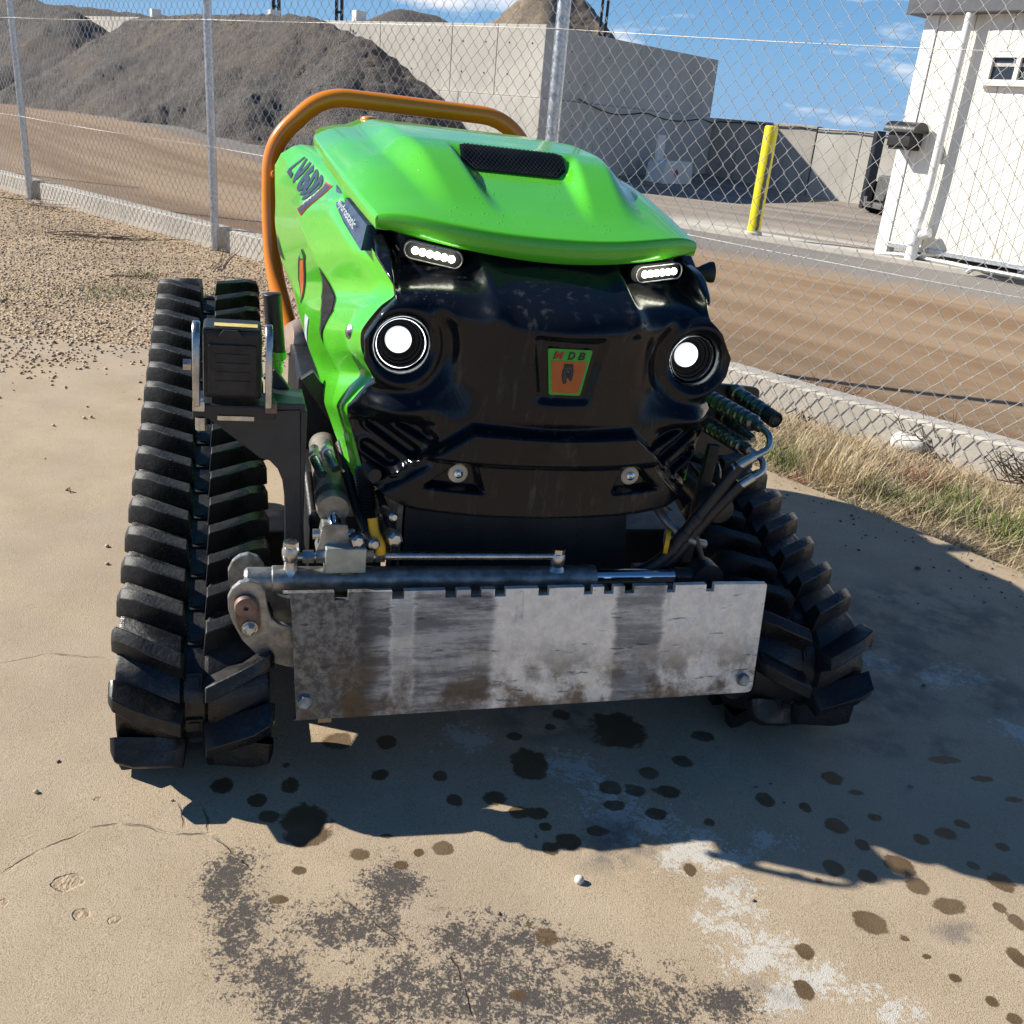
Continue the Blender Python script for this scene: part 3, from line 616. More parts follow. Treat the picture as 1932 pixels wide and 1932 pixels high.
def heap(name, ridge, zr, slope, mat, label, n=110, seed=0, rough=.10, clip=None, base=.0):
    r_ = np.random.default_rng(seed); R_ = np.array(ridge, float); zr = np.array(zr, float)
    ext = (zr.max())/slope+.6; lo = R_.min(0)-ext; hi = R_.max(0)+ext
    X, Y = np.meshgrid(np.linspace(lo[0], hi[0], n), np.linspace(lo[1], hi[1], n)); Z = np.full(X.shape, -9.)
    for k in range(len(R_)-1):
        a, b_ = R_[k], R_[k+1]; d = b_-a; L2 = d @ d
        t = np.clip(((X-a[0])*d[0]+(Y-a[1])*d[1])/L2, 0, 1)
        dist = np.sqrt((X-a[0]-t*d[0])**2+(Y-a[1]-t*d[1])**2+.02)
        ang = np.arctan2(Y-a[1]-t*d[1], X-a[0]-t*d[0])
        gul = .06*np.sin(ang*9+seed)+.05*np.sin((X*1.9+Y*1.1)*1.7+seed)+.05*np.sin((X*.8-Y*1.7)*2.3+seed*2)
        Z = np.maximum(Z, zr[k]*(1-t)+zr[k+1]*t-slope*dist*(1+gul*.8)+.12*gul)
    Z += r_.normal(0, rough*.35, X.shape)*(Z > 0)
    for _ in range(1): Z[1:-1, 1:-1] = (Z[1:-1, 1:-1]*2+Z[:-2, 1:-1]+Z[2:, 1:-1]+Z[1:-1, :-2]+Z[1:-1, 2:])/6
    Z += r_.normal(0, rough*.12, X.shape)*(Z > 0)
    G = gh(X, Y); Z = np.maximum(Z, G-.25)
    V = np.stack([X.ravel(), Y.ravel(), Z.ravel()], 1); I = np.arange(n*n).reshape(n, n)
    F = np.stack([I[:-1, :-1], I[:-1, 1:], I[1:, 1:], I[1:, :-1]], -1).reshape(-1, 4)
    keep = (Z.ravel()[F] > (G.ravel()[F]-.2)).any(1); C = V[F].mean(1)
    if clip is not None: keep &= clip(C[:, 0], C[:, 1])
    F = F[keep]; used = np.unique(F); mp_ = np.full(len(V), -1); mp_[used] = np.arange(len(used))
    return np_mesh(name, V[used], mp_[F], mat, smooth=60, label=label, category='gravel heap', group='heaps of crushed rock')
def wp(t, d): return WK+WL*t+WN*d
infront = lambda x, y: ((x-WK[0])*WN[0]+(y-WK[1])*WN[1]) > -.1
heap('gravel_heap', [wp(3.9, .7), wp(5.3, .8), wp(8.4, 1.1), wp(10.6, 1.2)], [2.30, 2.62, 2.58, 2.50], .66, 'rock', 'long dark grey crushed rock heap leaning against the tall concrete wall', 190, 1, .12, infront)
heap('gravel_heap', [wp(14.2, .9), wp(16.5, 1.2), wp(20, 1.0)], [2.62, 2.95, 2.6], .62, 'rock', 'grey brown crushed rock heap with an orange cone at its foot', 150, 3, .12, infront)
heap('gravel_heap', [(-.55, 31.5), (.5, 32)], [4.75, 4.7], .92, 'rock_tan', 'tall tan gravel heap rising behind the corner of the tall wall', 120, 5, .10)
heap('gravel_heap', [(-5.3, 36), (-4.2, 36.5)], [4.15, 4.1], .5, 'rock', 'rounded grey gravel heap peeking over the tall wall', 100, 6, .10)
heap('gravel_heap', [(-17.0, 36), (-14, 36.5)], [3.35, 3.3], .42, 'rock', 'low grey gravel heap far behind the wall between the other heaps', 90, 8, .10)
# white blocks on the wall top
for t, lab in ((7.65, 'small white block on the wall top beside the long heap'), (4.9, 'small white block on the wall top by the hanging cable loop'), (12.3, 'small pale block on the wall top behind the long heap')):
    b = B(); c = WK+WL*t-WN*.15; b.box((c[0], c[1], 2.64), (.22, .22, .19), Matrix.Rotation(.6, 3, 'Z')); b.build('concrete_block', 'white_plastic', None, bevel=.015, label=lab, category='block')
b = B(); pts = []
for k in range(40):
    a = k/39*6*math.pi; t = 4.85+.10*math.sin(a*.5); z = 2.5-.45*abs(math.sin(a/6))-.12*math.cos(a); c = WK+WL*t+WN*.03; pts.append((c[0], c[1], z))
b.tube(pts, .008, 5); b.build('hanging_cable', 'hose', None, smooth=60, label='thin loop of cable hanging down the tall concrete wall face', category='cable')
# yard light poles beyond the walls
for (x, y, h, lab) in ((-7.36, 28, 6.5, 'dark steel pole rising behind the long rock heap'), (-5.70, 28, 6.5, 'dark steel pole behind the wall beside the rounded grey heap'), (1.23, 28, 8, 'dark twin steel pole behind the tan heap and the shaded wall')):
    p = empty('steel_pole', lab, 'pole', 'steel poles beyond the bay walls', Matrix.Translation((x, y, 0)))
    for dx in (-.07, .07):
        b = B(); b.box((dx, 0, h/2), (.07, .12, h)); b.build('upright', 'black_steel', p, bevel=.006)
    for k in range(int(h/.9)):
        b = B(); b.box((0, 0, .5+k*.9), (.09, .06, .06)); b.build('spacer', 'black_steel', p)

# --- bollard
def bollard_mat():
    t = NT('chipped_yellow_paint'); p = t.co(); s = t.new('ShaderNodeSeparateXYZ'); t.l.new(p, s.inputs[0])
    w = t.math('ADD', s.outputs['X'], t.math('MULTIPLY', t.math('SUBTRACT', t.noise(9, 6, .65), .5), .07))
    side = t.rng(s.outputs['Y'], .0, -.02)
    m = t.math('MULTIPLY', t.math('MULTIPLY', t.rng(w, -.008, .0), t.rng(w, .040, .032)), side)
    m = t.math('MULTIPLY', m, t.rng(s.outputs['Z'], .98, .92))
    c = t.mix(m, (.78, .66, .01), (.13, .13, .13)); t.set(Base_Color=c, Roughness=t.rng(m, 0, 1, .38, .7)); return t.m
M['bollard'] = bollard_mat()
bo = empty('bollard', 'yellow steel bollard with a scraped grey stripe at the kerb', 'bollard', None, Matrix.Translation((2.54, 11.75, 0)))
b = B(); b.lathe([(.077, -.1), (.077, 1.205), (.072, 1.222), (.060, 1.23)], (0, 0, 0), (0, 0, 1), 28); b.build('pipe', 'bollard', bo, smooth=35)
b = B(); b.lathe([(.10, .0), (.10, .06), (.08, .075)], (0, 0, 0), (0, 0, 1), 20); b.build('collar', 'footing', bo, smooth=35)

# --- traffic cone
cz = float(gh(-13.6, 25.9))
cn = empty('traffic_cone', 'orange and white traffic cone at the foot of the far left heap', 'cone', None, Matrix.Translation((-13.3, 25.2, cz)))
M['cone'] = simple('cone_orange', (.75, .10, .03), .5, 0, .1); M['cone_w'] = simple('cone_white', (.8, .78, .74), .5, 0, .05)
b = B(); b.lathe([(.17, .05), (.125, .30), (.12, .31)], (0, 0, 0), (0, 0, 1), 20); b.build('cone_body', 'cone', cn, smooth=40)
b = B(); b.lathe([(.126, .295), (.083, .56)], (0, 0, 0), (0, 0, 1), 20); b.build('white_band', 'cone_w', cn, smooth=40)
b = B(); b.lathe([(.086, .55), (.038, .84), (.03, .86)], (0, 0, 0), (0, 0, 1), 20); b.build('cone_tip', 'cone', cn, smooth=40)
b = B(); b.box((0, 0, .03), (.42, .42, .06)); b.build('base', 'cone', cn, bevel=.015)

# --- white plastic box by the shaded wall
wx = WK+WR*3.3+RN*.75; wz = float(gh(*wx))
bx_ = empty('white_barrier', 'white plastic barrier box with an upright board in the wall shade', 'barrier', None, Matrix.Translation((wx[0], wx[1], wz)) @ Matrix.Rotation(math.atan2(WR[1], WR[0]), 4, 'Z'))
b = B(); b.prism(rpoly([(-.55, 0), (.55, 0), (.5, .36), (.42, .42), (-.42, .42), (-.5, .36)], .03), (0, -.2, 0), (1, 0, 0), (0, 0, 1), -.4); b.build('tank', 'white_plastic', bx_, smooth=40)
b = B(); b.box((-.38, .05, .62), (.26, .05, .5)); b.build('board', 'white_plastic', bx_, bevel=.01)
b = B(); b.box((-.1, -.215, .2), (.10, .012, .10), Matrix.Rotation(rad(45), 3, 'Y')); b.build('red_mark', 'badge_red', bx_)

# --- parked plant partly hidden by the office
pl = empty('trailer', 'grey steel trailer part hidden behind the white site office', 'trailer', None, Matrix.Translation((6.05, 17.8, float(gh(6.05, 17.8)))) @ Matrix.Rotation(.1, 4, 'Z'))
b = B(); b.box((1.0, 0, .16), (2.5, .8, .09)); b.build('bed', 'cyl_grey', pl, bevel=.02)
b = B(); b.box((.85, 0, .45), (1.9, .6, .42)); b.build('engine_box', 'cyl_grey', pl, bevel=.03)
b = B(); b.box((-.18, .42, .72), (.16, .16, 1.30)); b.build('mast', 'dark_steel', pl, bevel=.02)
for yy in (-.62, .62):
    b = B(); b.lathe([(.10, -.08), (.26, -.08), (.28, -.05), (.28, .05), (.26, .08), (.10, .08)], (.05, yy*.72, .28), (0, 1, 0), 24); b.build('wheel', 'rubber', pl, smooth=40)
b = B(); b.tube([(-.2, 0, .18), (-.36, 0, .16), (-.38, 0, .30)], .03, 8); b.build('drawbar', 'galv', pl, smooth=40)

# ------------------------------------------------------------------ site office
M['panel_white'] = simple('cream_panel', (.82, .79, .70), .45, 0, .03, 3)
M['trim_white'] = simple('white_trim', (.86, .86, .85), .35, 0, .02, 3)
M['fascia'] = simple('slate_fascia', (.085, .088, .10), .45, 0, .06, 3)
M['pipe_white'] = simple('white_pvc', (.82, .82, .79), .3, 0, .03, 5)
M['window_glass'] = simple('dark_window_glass', (.03, .035, .045), .06)
M['blind'] = simple('pale_blind', (.45, .43, .40), .6)
def office_mat():
    t = NT('grimy_cream_panel'); p = t.pos(); sx = t.new('ShaderNodeSeparateXYZ'); t.l.new(p, sx.inputs[0])
    c = t.mix(t.rng(t.noise(2.5, 5, .6, vec=p), .35, .7), (.80, .77, .68), (.84, .81, .73))
    st = t.rng(t.noise(14, 5, .65, vec=t.scale((1, 1, .06), p)), .52, .72)
    c = t.mix(t.math('MULTIPLY', st, .16), c, (.42, .37, .28))
    sp = t.math('MULTIPLY', t.rng(sx.outputs['Z'], .55, .15), t.rng(t.noise(9, 6, .65, vec=p), .35, .65))
    c = t.mix(t.math('MULTIPLY', sp, .35), c, (.45, .33, .20)); t.set(Base_Color=c, Roughness=.45); return t.m
M['panel_white'] = office_mat()
BE = Vector((.59, -.80, 0)).normalized(); BN = Vector((BE.y, -BE.x, 0))     # along wall, outward (towards camera-left)
if BN.dot(Vector((-3.77, -11.08, 0))) < 0: BN = -BN
BM = Matrix(((BE.x, -BN.x, 0, 3.77), (BE.y, -BN.y, 0, 11.08), (0, 0, 1, 0), (0, 0, 0, 1)))   # local: x along, y inward, z up
of = empty('site_office', 'white panelled portable site office with slate fascia and downpipe', 'building', None, BM)
k = 0; x = .155
while x < 5.8:
    w = .40
    b = B(); prof = []
    for j in range(4):
        x0 = x+.004+j*.098; prof += [(x0, 0), (x0+.066, 0), (x0+.074, .005), (x0+.086, .005), (x0+.094, 0)] if j < 3 else [(x0, 0), (x0+.096, 0)]
    poly = [(u, -.0-w_) for u, w_ in prof]; poly = [(u, d) for u, d in [(p[0], -p[1]*-1) for p in prof]]
    V = [(u, d, .16) for u, d in poly]+[(u, d, 2.42) for u, d in poly]; n = len(poly)
    V += [(poly[-1][0], .05, .16), (poly[0][0], .05, .16), (poly[-1][0], .05, 2.42), (poly[0][0], .05, 2.42)]
    F = [(i, i+1, n+i+1, n+i) for i in range(n-1)]+[(n-1, 2*n, 2*n+2, 2*n-1), (2*n+1, 0, n, 2*n+3)]
    b.add(V, F); b.build('wall_panel', 'panel_white', of); x += .40
b = B(); b.box((2.95, 1.3, 1.30), (5.7, 2.48, 2.28)); b.build('core', 'panel_white', of)
b = B(); b.box((.075, .055, 1.22), (.15, .14, 2.44)); b.build('corner_trim', 'trim_white', of, bevel=.006)
b = B(); b.box((2.95, .02, .135), (5.8, .06, .05)); b.build('base_flashing', 'galv', of, bevel=.004)
b = B(); b.box((2.9, .9, 2.60), (6.1, 2.1, .44)); b.build('fascia', 'fascia', of, bevel=.01)
b = B(); b.tube([(-.20, -.12, 2.83), (6, -.12, 2.83)], .06, 10); b.build('gutter', 'panel_white', of, smooth=40)
b = B(); b.tube(fillet([(.545, -.105, 2.95), (.545, -.105, .92), (.545, -.10, .80), (.53, -.10, .50), (.50, -.10, .28)], .09), .043, 14); b.build('downpipe', 'pipe_white', of, smooth=50)
b = B(); b.tube([(.53, -.12, .36), (.53, -.12, .19)], .078, 16); b.tube([(.53, -.12, .27), (.68, -.12, .33)], .055, 14); fit = b.build('drain_fitting', 'pipe_white', of, smooth=40)
b = B(); b.tube([(.53, -.12, .2), (.53, -.12, -.1)], .062, 16); b.build('drain_pipe', 'pipe_white', of, smooth=40)
wf = B(); wf.box((1.17, -.012, 2.015), (.72, .05, .035)); wf.box((1.17, -.012, 1.785), (.72, .05, .035))
for xx in (.83, 1.115, 1.51): wf.box((xx, -.012, 1.9), (.045, .05, .2))
win = wf.build('window', 'panel_white', of, bevel=.004)
for xx, w in ((.972, .242), (1.31, .36)):
    b = B(); b.box((xx, -.002, 1.9), (w, .006, .20)); b.build('pane', 'window_glass', win)
    b = B(); b.box((xx, -.008, 1.935), (w, .004, .03)); b.build('blind_slat', 'blind', win)
b = B(); b.box((1.17, -.04, 1.755), (.78, .05, .015)); b.build('sill', 'panel_white', win)
for xx in (.25, 1.55, 2.8, 4.1, 5.4):
    b = B(); b.box((xx, .35, .03), (.12, .12, .18)); b.build('stump', 'galv', of)
b = B(); b.tube(fillet([(.12, -.08, .03), (.5, -.03, .06), (1.3, -.1, .05), (5, -.12, .05)], .1), .028, 8); b.tube(fillet([(1.25, -.2, .02), (1.3, -.2, .07), (5, -.22, .07)], .04), .025, 8); b.build('service_pipe', 'galv', of, smooth=50)
b = B(); b.box((3.2, .9, .04), (3.2, .3, .16)); b.build('green_crate', simple('dark_green_board', (.01, .09, .06), .6), of)
mb = empty('letter_box', 'black letter box with rounded lid on the site office corner', 'letter box', None, BM)
b = B(); b.prism(rpoly([(0, 0), (.22, 0), (.22, .17), (.0, .17)], .012), (.02, -.24, 1.13), (0, 1, 0), (0, 0, 1), .26); b.build('body', 'black_plastic', mb, smooth=40)
arc = [(.265*(0)-.02, 0), (.245, 0)]+[(.1125+.1325*math.cos(a), .02+.085*math.sin(a)) for a in np.linspace(0, math.pi, 14)]
b = B(); b.prism(arc, (-.03, -.255, 1.27), (0, 1, 0), (0, 0, 1), .36); b.build('lid', 'black_plastic', mb, smooth=40)
b = B(); b.box((.15, -.12, 1.115), (.24, .2, .03)); b.build('tray', 'black_plastic', mb, bevel=.004)

# ================================================================== the tracked carrier
mc = empty('tracked_carrier', 'green and black remote controlled tracked slope mower carrier with orange roll bar', 'machine', None, MM)
def interp(x, xp, fp): return np.interp(x, xp, fp)

# ---- bonnet
def hood_w(b): return interp(b, [.1, .2, .34, .5, .75, 1.0, 1.2, 1.3], [.27, .287, .303, .315, .329, .331, .312, .250])
def hood_ze(b): return interp(b, [.1, .2, .34, .5, .75, 1.0, 1.2, 1.3], [.90, .905, .925, .943, .970, .988, .996, .985])+.020
def hood_zc(b): return interp(b, [.1, .15, .2, .3, .42, .5, .7, 1.0, 1.22, 1.3], [.911, .927, .942, .968, .997, 1.010, 1.028, 1.042, 1.040, 1.015])
def hood_z(a, b):
    u = np.abs(a)/hood_w(b); s = np.abs(a)
    z = hood_ze(b)+(hood_zc(b)-hood_ze(b))*(1-u**7)
    hR = .032*sm(b, .17, .46)*(1-.55*sm(b, .55, 1.15))
    ri = .070+.035*np.clip((b-.2)/.28, 0, 1.3); ro = .150+.040*np.clip((b-.2)/.28, 0, 1.2)
    inner = sm(s, ri-.004, ri+.026); outer = 1-sm(s, ro-.004, ro+.050)
    fill = sm(b, .408, .478)
    return z+hR*np.maximum(inner, fill)*outer
def bonnet():
    nu, nv = 121, 110
    u = np.linspace(-1, 1, nu); u = np.sign(u)*(1-(1-np.abs(u))**1.25); v = np.linspace(0, 1, nv)
    bf = .122+.078*np.abs(u)**2.3
    rows = []
    for vv in v:
        b = bf+(1.3-bf)*vv**1.15; a = u*hood_w(b); rows.append(np.stack([a, b, hood_z(a, b)], 1))
    G = np.array(rows)
    front = G[0]; lip = []
    zl = .878+.027*np.abs(u)**1.8
    for f_, db in ((.10, -.002), (.35, -.004), (.85, -.003), (1.0, .002)):
        q = front.copy(); q[:, 2] = front[:, 2]*(1-f_)+zl*f_; q[:, 1] += db; lip.append(q)
    under = lip[-1].copy(); under[:, 1] += .05; under[:, 2] += .004
    full = np.concatenate([[under], lip[::-1], G])
    # side skirts
    def side(j):
        c = full[:, j].copy(); sg = np.sign(c[:, 0]); o = []
        k0 = len(lip)+1
        for f_, da in ((.35, .003), (1., .001), (1.02, -.02)):
            q = c.copy(); dz = np.where(np.arange(len(c)) >= k0, .024*f_, 0); q[:, 2] -= dz; q[:, 0] += sg*da*np.where(np.arange(len(c)) >= k0, 1, .2); o.append(q)
        return o
    L = side(0); Rr = side(-1)
    full = np.concatenate([np.stack(L[::-1], 1), full, np.stack(Rr, 1)], 1)
    rear = full[-1].copy(); rear[:, 2] -= .05; rear[:, 1] += .012
    full = np.concatenate([full, [rear]])
    b = B(); b.grid(full.tolist()); return b.build('bonnet', 'green', mc, smooth=50)
hood = bonnet()
# scoop grille
def hood_pt(a, b, off=.0015): return (a, b-off*.4, float(hood_z(np.array(a), np.array(b)))+off)
vq = rpoly([(-.084, .414), (.084, .414), (.105, .436), (.104, .470), (.090, .4755), (-.090, .4755), (-.104, .470), (-.105, .436)], .006, 3)
b = B(); n = len(vq)
rows = []
for i in range(13):
    bb = .414+(.4755-.414)*i/12; ws = interp(bb, [.414, .436, .470, .4755], [.082, .104, .103, .092])
    rows.append([hood_pt(float(ws)*(j/12-1), bb, .002) for j in range(25)])
b.grid(rows); vg = b.build('scoop_grille', 'vent', hood, smooth=60)
b = B()
for i in range(-14, 15):
    for sgn in (-1, 1):
        p = []
        for j in range(7):
            bb = .415+.0595*j/6; a_ = i*.0085+sgn*(j/6-.5)*.05; ws = float(interp(bb, [.414, .436, .470, .4755], [.082, .104, .103, .092]))
            if abs(a_) < ws: p.append(hood_pt(a_, bb, .0035))
        if len(p) > 1: b.tube(p, .0008, 4, False)
b.build('grille_wires', 'black_steel', vg, kind='stuff')
b = B(); b.lathe([(.022, -.01), (.022, .006), (.017, .012), (.004, .014)], hood_pt(-.19, 1.13, -.006), (0, 0, 1), 16); b.build('filler_cap', 'orange', hood, smooth=40)
# ---- nose
NA_z = [.40, .457, .466, .484, .505, .525, .568, .603, .623, .656, .680, .719, .752, .793, .813, .831, .866, .90, .93]
NA_a = [.06, .135, .21, .262, .300, .306, .319, .331, .334, .314, .296, .318, .320, .295, .273, .274, .296, .288, .285]
def gauss(x, m, s): return np.exp(-((x-m)/s)**2)
def boxs(x, a, b, e): return sm(x, a-e, a+e)*(1-sm(x, b-e, b+e))
def segd(s, z, p, q):
    dx, dy = q[0]-p[0], q[1]-p[1]; t = np.clip(((s-p[0])*dx+(z-p[1])*dy)/(dx*dx+dy*dy), 0, 1)
    return np.hypot(s-p[0]-t*dx, z-p[1]-t*dy)
def nose_b(a, z):
    s = np.abs(a)
    b = .004+.095*(s/.32)**2.4
    b = b+.170*sm(z, .785, .905)**1.15                                  # forehead leans back under the lip
    b = b-.020*gauss(s, 0, .11)*sm(z, .74, .82)*(1-.3*sm(z, .84, .9))  # bridge of the snout
    # eye sockets
    es = boxs(s, .130+.03*(z-.84), .262, .010)*sm(z, .826, .846)
    b = b+.035*es
    b = b-.060*sm(s, .258, .274)*sm(z, .80, .85)                   # outer brow post
    b = b-.016*gauss(s, .118, .018)*boxs(z, .80, .885, .02)            # inner brow crease
    # headlight pod
    r = np.hypot(s-.256, z-.743)
    pod = 1-sm(r, .060, .096)
    b = b*(1-pod)+.062*pod
    b = b-.017*gauss(r, .060, .015)
    b = np.where(r < .046, b+.055*(1-sm(r, .036, .046)), b)
    b = b+.11*sm(z, .874, .902)*sm(s, .235, .265)
    # side of snout
    b = b+.018*gauss(s, .175, .035)*boxs(z, .66, .80, .04)
    b = b-.020*gauss(s, .0, .085)*boxs(z, .62, .80, .05)
    # cheek
    b = b-.036*gauss(s, .268, .050)*gauss(z, .642, .020)
    # recessed slotted cheek panel
    lineU = .625-.10*(s-.2)                                            # upper edge
    lineD = .600-.85*(s-.145)                                         # jaw diagonal
    chk = sm(z, lineD-.006, lineD+.012)*(1-sm(z, lineU-.012, lineU+.004))*sm(s, .19, .215)
    b = b+.014*chk
    for p, q in (((.200, .594), (.254, .622)), ((.226, .566), (.290, .604)), ((.256, .540), (.296, .562))):
        d = segd(s, z, p, q); b = b-.004*gauss(d, .0150, .0045)*chk+.013*(1-sm(d, .004, .0130))
    # jaw / bumper
    jt = np.where(s < .14, .622, .622-.80*(s-.14))
    jaw = (1-sm(z, jt-.004, jt+.010))
    b = b-.030*jaw*sm(z, .452, .475)
    b = b+.014*jaw*(1-sm(z, .560, .576))                               # step under the chin
    b = b+.030*(1-sm(z, .452, .480))
    # tie-down pockets
    pk = boxs(s, .118+(z-.525)*.35, .200-(z-.525)*1.1, .006)*boxs(z, .518, .562, .005)
    b = b+.024*pk
    # badge recess
    bw = .050+.18*(z-.73)
    bd = boxs(a, -bw, bw, .008)*boxs(z, .679, .782, .007)
    b = b+.009*bd
    return b
def nose():
    zz = np.concatenate([np.linspace(.455, .64, 80), np.linspace(.6425, .925, 112)]); uu = np.linspace(-1, 1, 261)
    G = []
    for z in zz:
        A = float(interp(z, NA_z, NA_a))-.004; a = uu*A
        G.append(np.stack([a, nose_b(a, np.full_like(a, z)), np.full_like(a, z)], 1))
    G = np.array(G)
    def ring(k): 
        q = G.copy(); return q
    back = G.copy(); L = G[:, 0].copy(); R_ = G[:, -1].copy()
    L[:, 1] += .05; R_[:, 1] += .05; L[:, 0] += .006; R_[:, 0] -= .006
    L0 = G[:, 0].copy(); R0 = G[:, -1].copy(); L0[:, 1] += .006; L0[:, 0] -= .002; R0[:, 1] += .006; R0[:, 0] += .002
    full = np.concatenate([L[:, None], L0[:, None], G, R0[:, None], R_[:, None]], 1)
    bot = full[0].copy(); bot[:, 1] += .10; bot[:, 2] += .004; bot0 = full[0].copy(); bot0[:, 1] += .008; bot0[:, 2] -= .004
    full = np.concatenate([[bot], [bot0], full])
    b = B(); b.grid(full.tolist()); return b.build('nose', 'nose', mc, smooth=70)
ns = nose()
def nb(a, z): return float(nose_b(np.array([a]), np.array([z]))[0])
for sg in (-1, 1):
    c = Vector((sg*.256, 0, .743)); y0 = nb(.256, .743)
    hl = B(); hl.lathe([(.0392, y0-.046), (.0401, y0-.0475), (.0410, y0-.046), (.0410, y0-.043), (.0392, y0-.043)], c, (0, 1, 0), 40, False)
    h = hl.build('headlight', 'chrome', mc, smooth=50)
    b = B(); b.lathe([(.0405, y0-.044), (.0375, y0-.034), (.0355, y0-.034), (.033, y0-.026), (.031, y0-.026), (.026, y0-.016), (.020, y0-.014)], c, (0, 1, 0), 36, False); b.build('reflector', 'reflector', h, smooth=50)
    b = B(); b.lathe([(.0005, y0-.030), (.004, y0-.0298), (.008, y0-.029), (.012, y0-.0275), (.016, y0-.0255), (.0195, y0-.0225), (.0208, y0-.020), (.0212, y0-.010)], c, (0, 1, 0), 32); lm = b.build('lamp', 'lamp', h, smooth=50)
    at_ = lm.data.attributes.new('rad', 'FLOAT', 'POINT'); at_.data.foreach_set('value', [math.hypot(v.co.x-c.x, v.co.z-c.z)/.0212 for v in lm.data.vertices])
    b = B(); b.lathe([(.0005, y0-.0475), (.014, y0-.0468), (.027, y0-.0445), (.0375, y0-.0415)], c, (0, 1, 0), 36, False); b.build('lamp_glass', 'lens', h, smooth=60)
    # LED eyebrow lamp
    R = Matrix.Rotation(sg*-.13, 3, 'Y') @ Matrix.Rotation(sg*.20, 3, 'Z')
    lc = Vector((sg*.2, .145, .874)); cap = []
    for k in range(28):
        a = 2*math.pi*k/28; cx = .034 if math.cos(a) > 0 else -.034; cap.append((cx+.0135*math.cos(a), .0135*math.sin(a)))
    led = B(); led.prism([(x*1.05, y*1.08) for x, y in cap], lc+R @ Vector((0, .012, 0)), R @ Vector((1, 0, 0)), R @ Vector((0, 0, 1)), -.012); lo = led.build('led_lamp', 'black_plastic', mc, smooth=40)
    b = B(); b.prism(cap, lc+R @ Vector((0, -.0005, 0)), R @ Vector((1, 0, 0)), R @ Vector((0, 0, 1)), .004); b.build('lens', 'led_lens', lo, smooth=40) if False else None
    for k in range(6):
        b = B(); b.lathe([(.0062, 0), (.0058, .003), (.0035, .0058), (.0005, .0066)], lc+R @ Vector((-.030+.012*k, -.0005, 0)), R @ Vector((0, -1, 0)), 14); b.build('led', 'led', lo, smooth=60)
    rim = B(); rim.tube([lc+R @ Vector((x*1.0, -.001, y*1.0)) for x, y in cap+cap[:1]], .0013, 6, False); rim.build('lamp_rim', 'zinc', lo, smooth=60)
    # tie down washers
    y1 = nb(.154, .540)
    b = B(); b.lathe([(.0165, 0), (.0165, -.0045), (.0145, -.006), (.0075, -.006), (.0075, -.002)], (sg*.154, y1, .541), (0, 1, 0), 28); wsh = b.build('washer', 'washer', mc, smooth=40)
    b = B(); b.lathe([(.0075, -.001), (.0075, -.009), (.004, -.011), (.004, -.006), (.0005, -.006)], (sg*.154, y1, .541), (0, 1, 0), 12); b.build('bolt_head', 'chrome', wsh, smooth=40)
b = B(); b.lathe([(.010, 0), (.010, .012), (.014, .02), (.019, .034), (.019, .040), (.008, .044)], (.302, .225, .868), (1, -.15, .12), 20); b.build('side_lamp', 'black_plastic', mc, smooth=40)
b = B(); b.lathe([(.0125, .012), (.0125, -.022), (.0115, -.024)], (-.292, nb(.29, .527)-.012, .522), (-.25, 1, 0), 20); b.build('rubber_stop', 'black_plastic', mc, smooth=40)

# ---- badge
by = nb(0, .73)-.0035
bad = B(); bad.prism(rpoly([(-.0265, .6915), (.0265, .6915), (.0375, .7665), (-.0375, .7665)], .004), (0, by+.002, 0), (1, 0, 0), (0, 0, 1), .004)
bd = bad.build('badge', 'badge_green', mc, smooth=40)
b = B(); b.prism(rpoly([(-.0225, .695), (.0225, .695), (.0305, .7475), (-.0305, .7475)], .004), (0, by-.002, 0), (1, 0, 0), (0, 0, 1), .0006); b.build('orange_field', 'badge_orange', bd)
for ch, x0, w, m_ in (('M', -.0265, .0165, 'badge_red'), ('D', -.0035, .0125, 'badge_black'), ('B', .0135, .0125, 'badge_black')):
    V, F = text_mesh(ch, .25, .03); b = B(); b.add([(x0+w*x, by-.0031, .7500+.0125*y) for x, y in V], F); b.build('letter', m_, bd)
b = B(); b.add([(-.0275, by-.0030, .750), (-.0225, by-.0030, .750), (-.0195, by-.0030, .7625), (-.0245, by-.0030, .7625)], [(0, 1, 2, 3)]); b.build('letter_shadow', 'badge_black', bd)
def blob(P, y, mat, name, parent=None):
    b = B(); b.prism([(x*.0001, .7255+z*.0001) for x, z in P], (0, y, 0), (1, 0, 0), (0, 0, 1), .0004); return b.build(name, mat, parent or bd)
bear = blob([(-78, 160), (-70, 175), (-40, 178), (0, 172), (40, 176), (68, 178), (80, 158), (78, 130), (88, 100), (95, 60), (96, 10), (88, -50), (82, -95), (70, -108), (50, -92), (30, -62), (22, -52), (12, -70), (8, -40), (-8, -60), (-5, -100), (0, -125), (-22, -150), (-55, -150), (-68, -120), (-85, -70), (-98, -20), (-98, 30), (-88, 80), (-72, 120)], by-.0027, 'badge_black', 'bear')
for P in ([(-70, 155), (-62, 168), (-42, 168), (-38, 150), (-50, 138), (-66, 140)], [(40, 150), (44, 168), (62, 170), (72, 154), (66, 138), (50, 138)],
          [(-50, 130), (-20, 150), (20, 150), (48, 132), (58, 95), (50, 60), (28, 38), (0, 30), (-28, 40), (-50, 62), (-58, 95)],
          [(-88, 50), (-78, 78), (-62, 50), (-40, 0), (-18, -50), (-12, -95), (-30, -140), (-52, -138), (-72, -80), (-88, -20)],
          [(60, 50), (82, 60), (86, 0), (76, -60), (66, -96), (48, -80), (38, -50), (44, 0)]):
    blob(P, by-.0033, 'bear_grey', 'bear_patch')
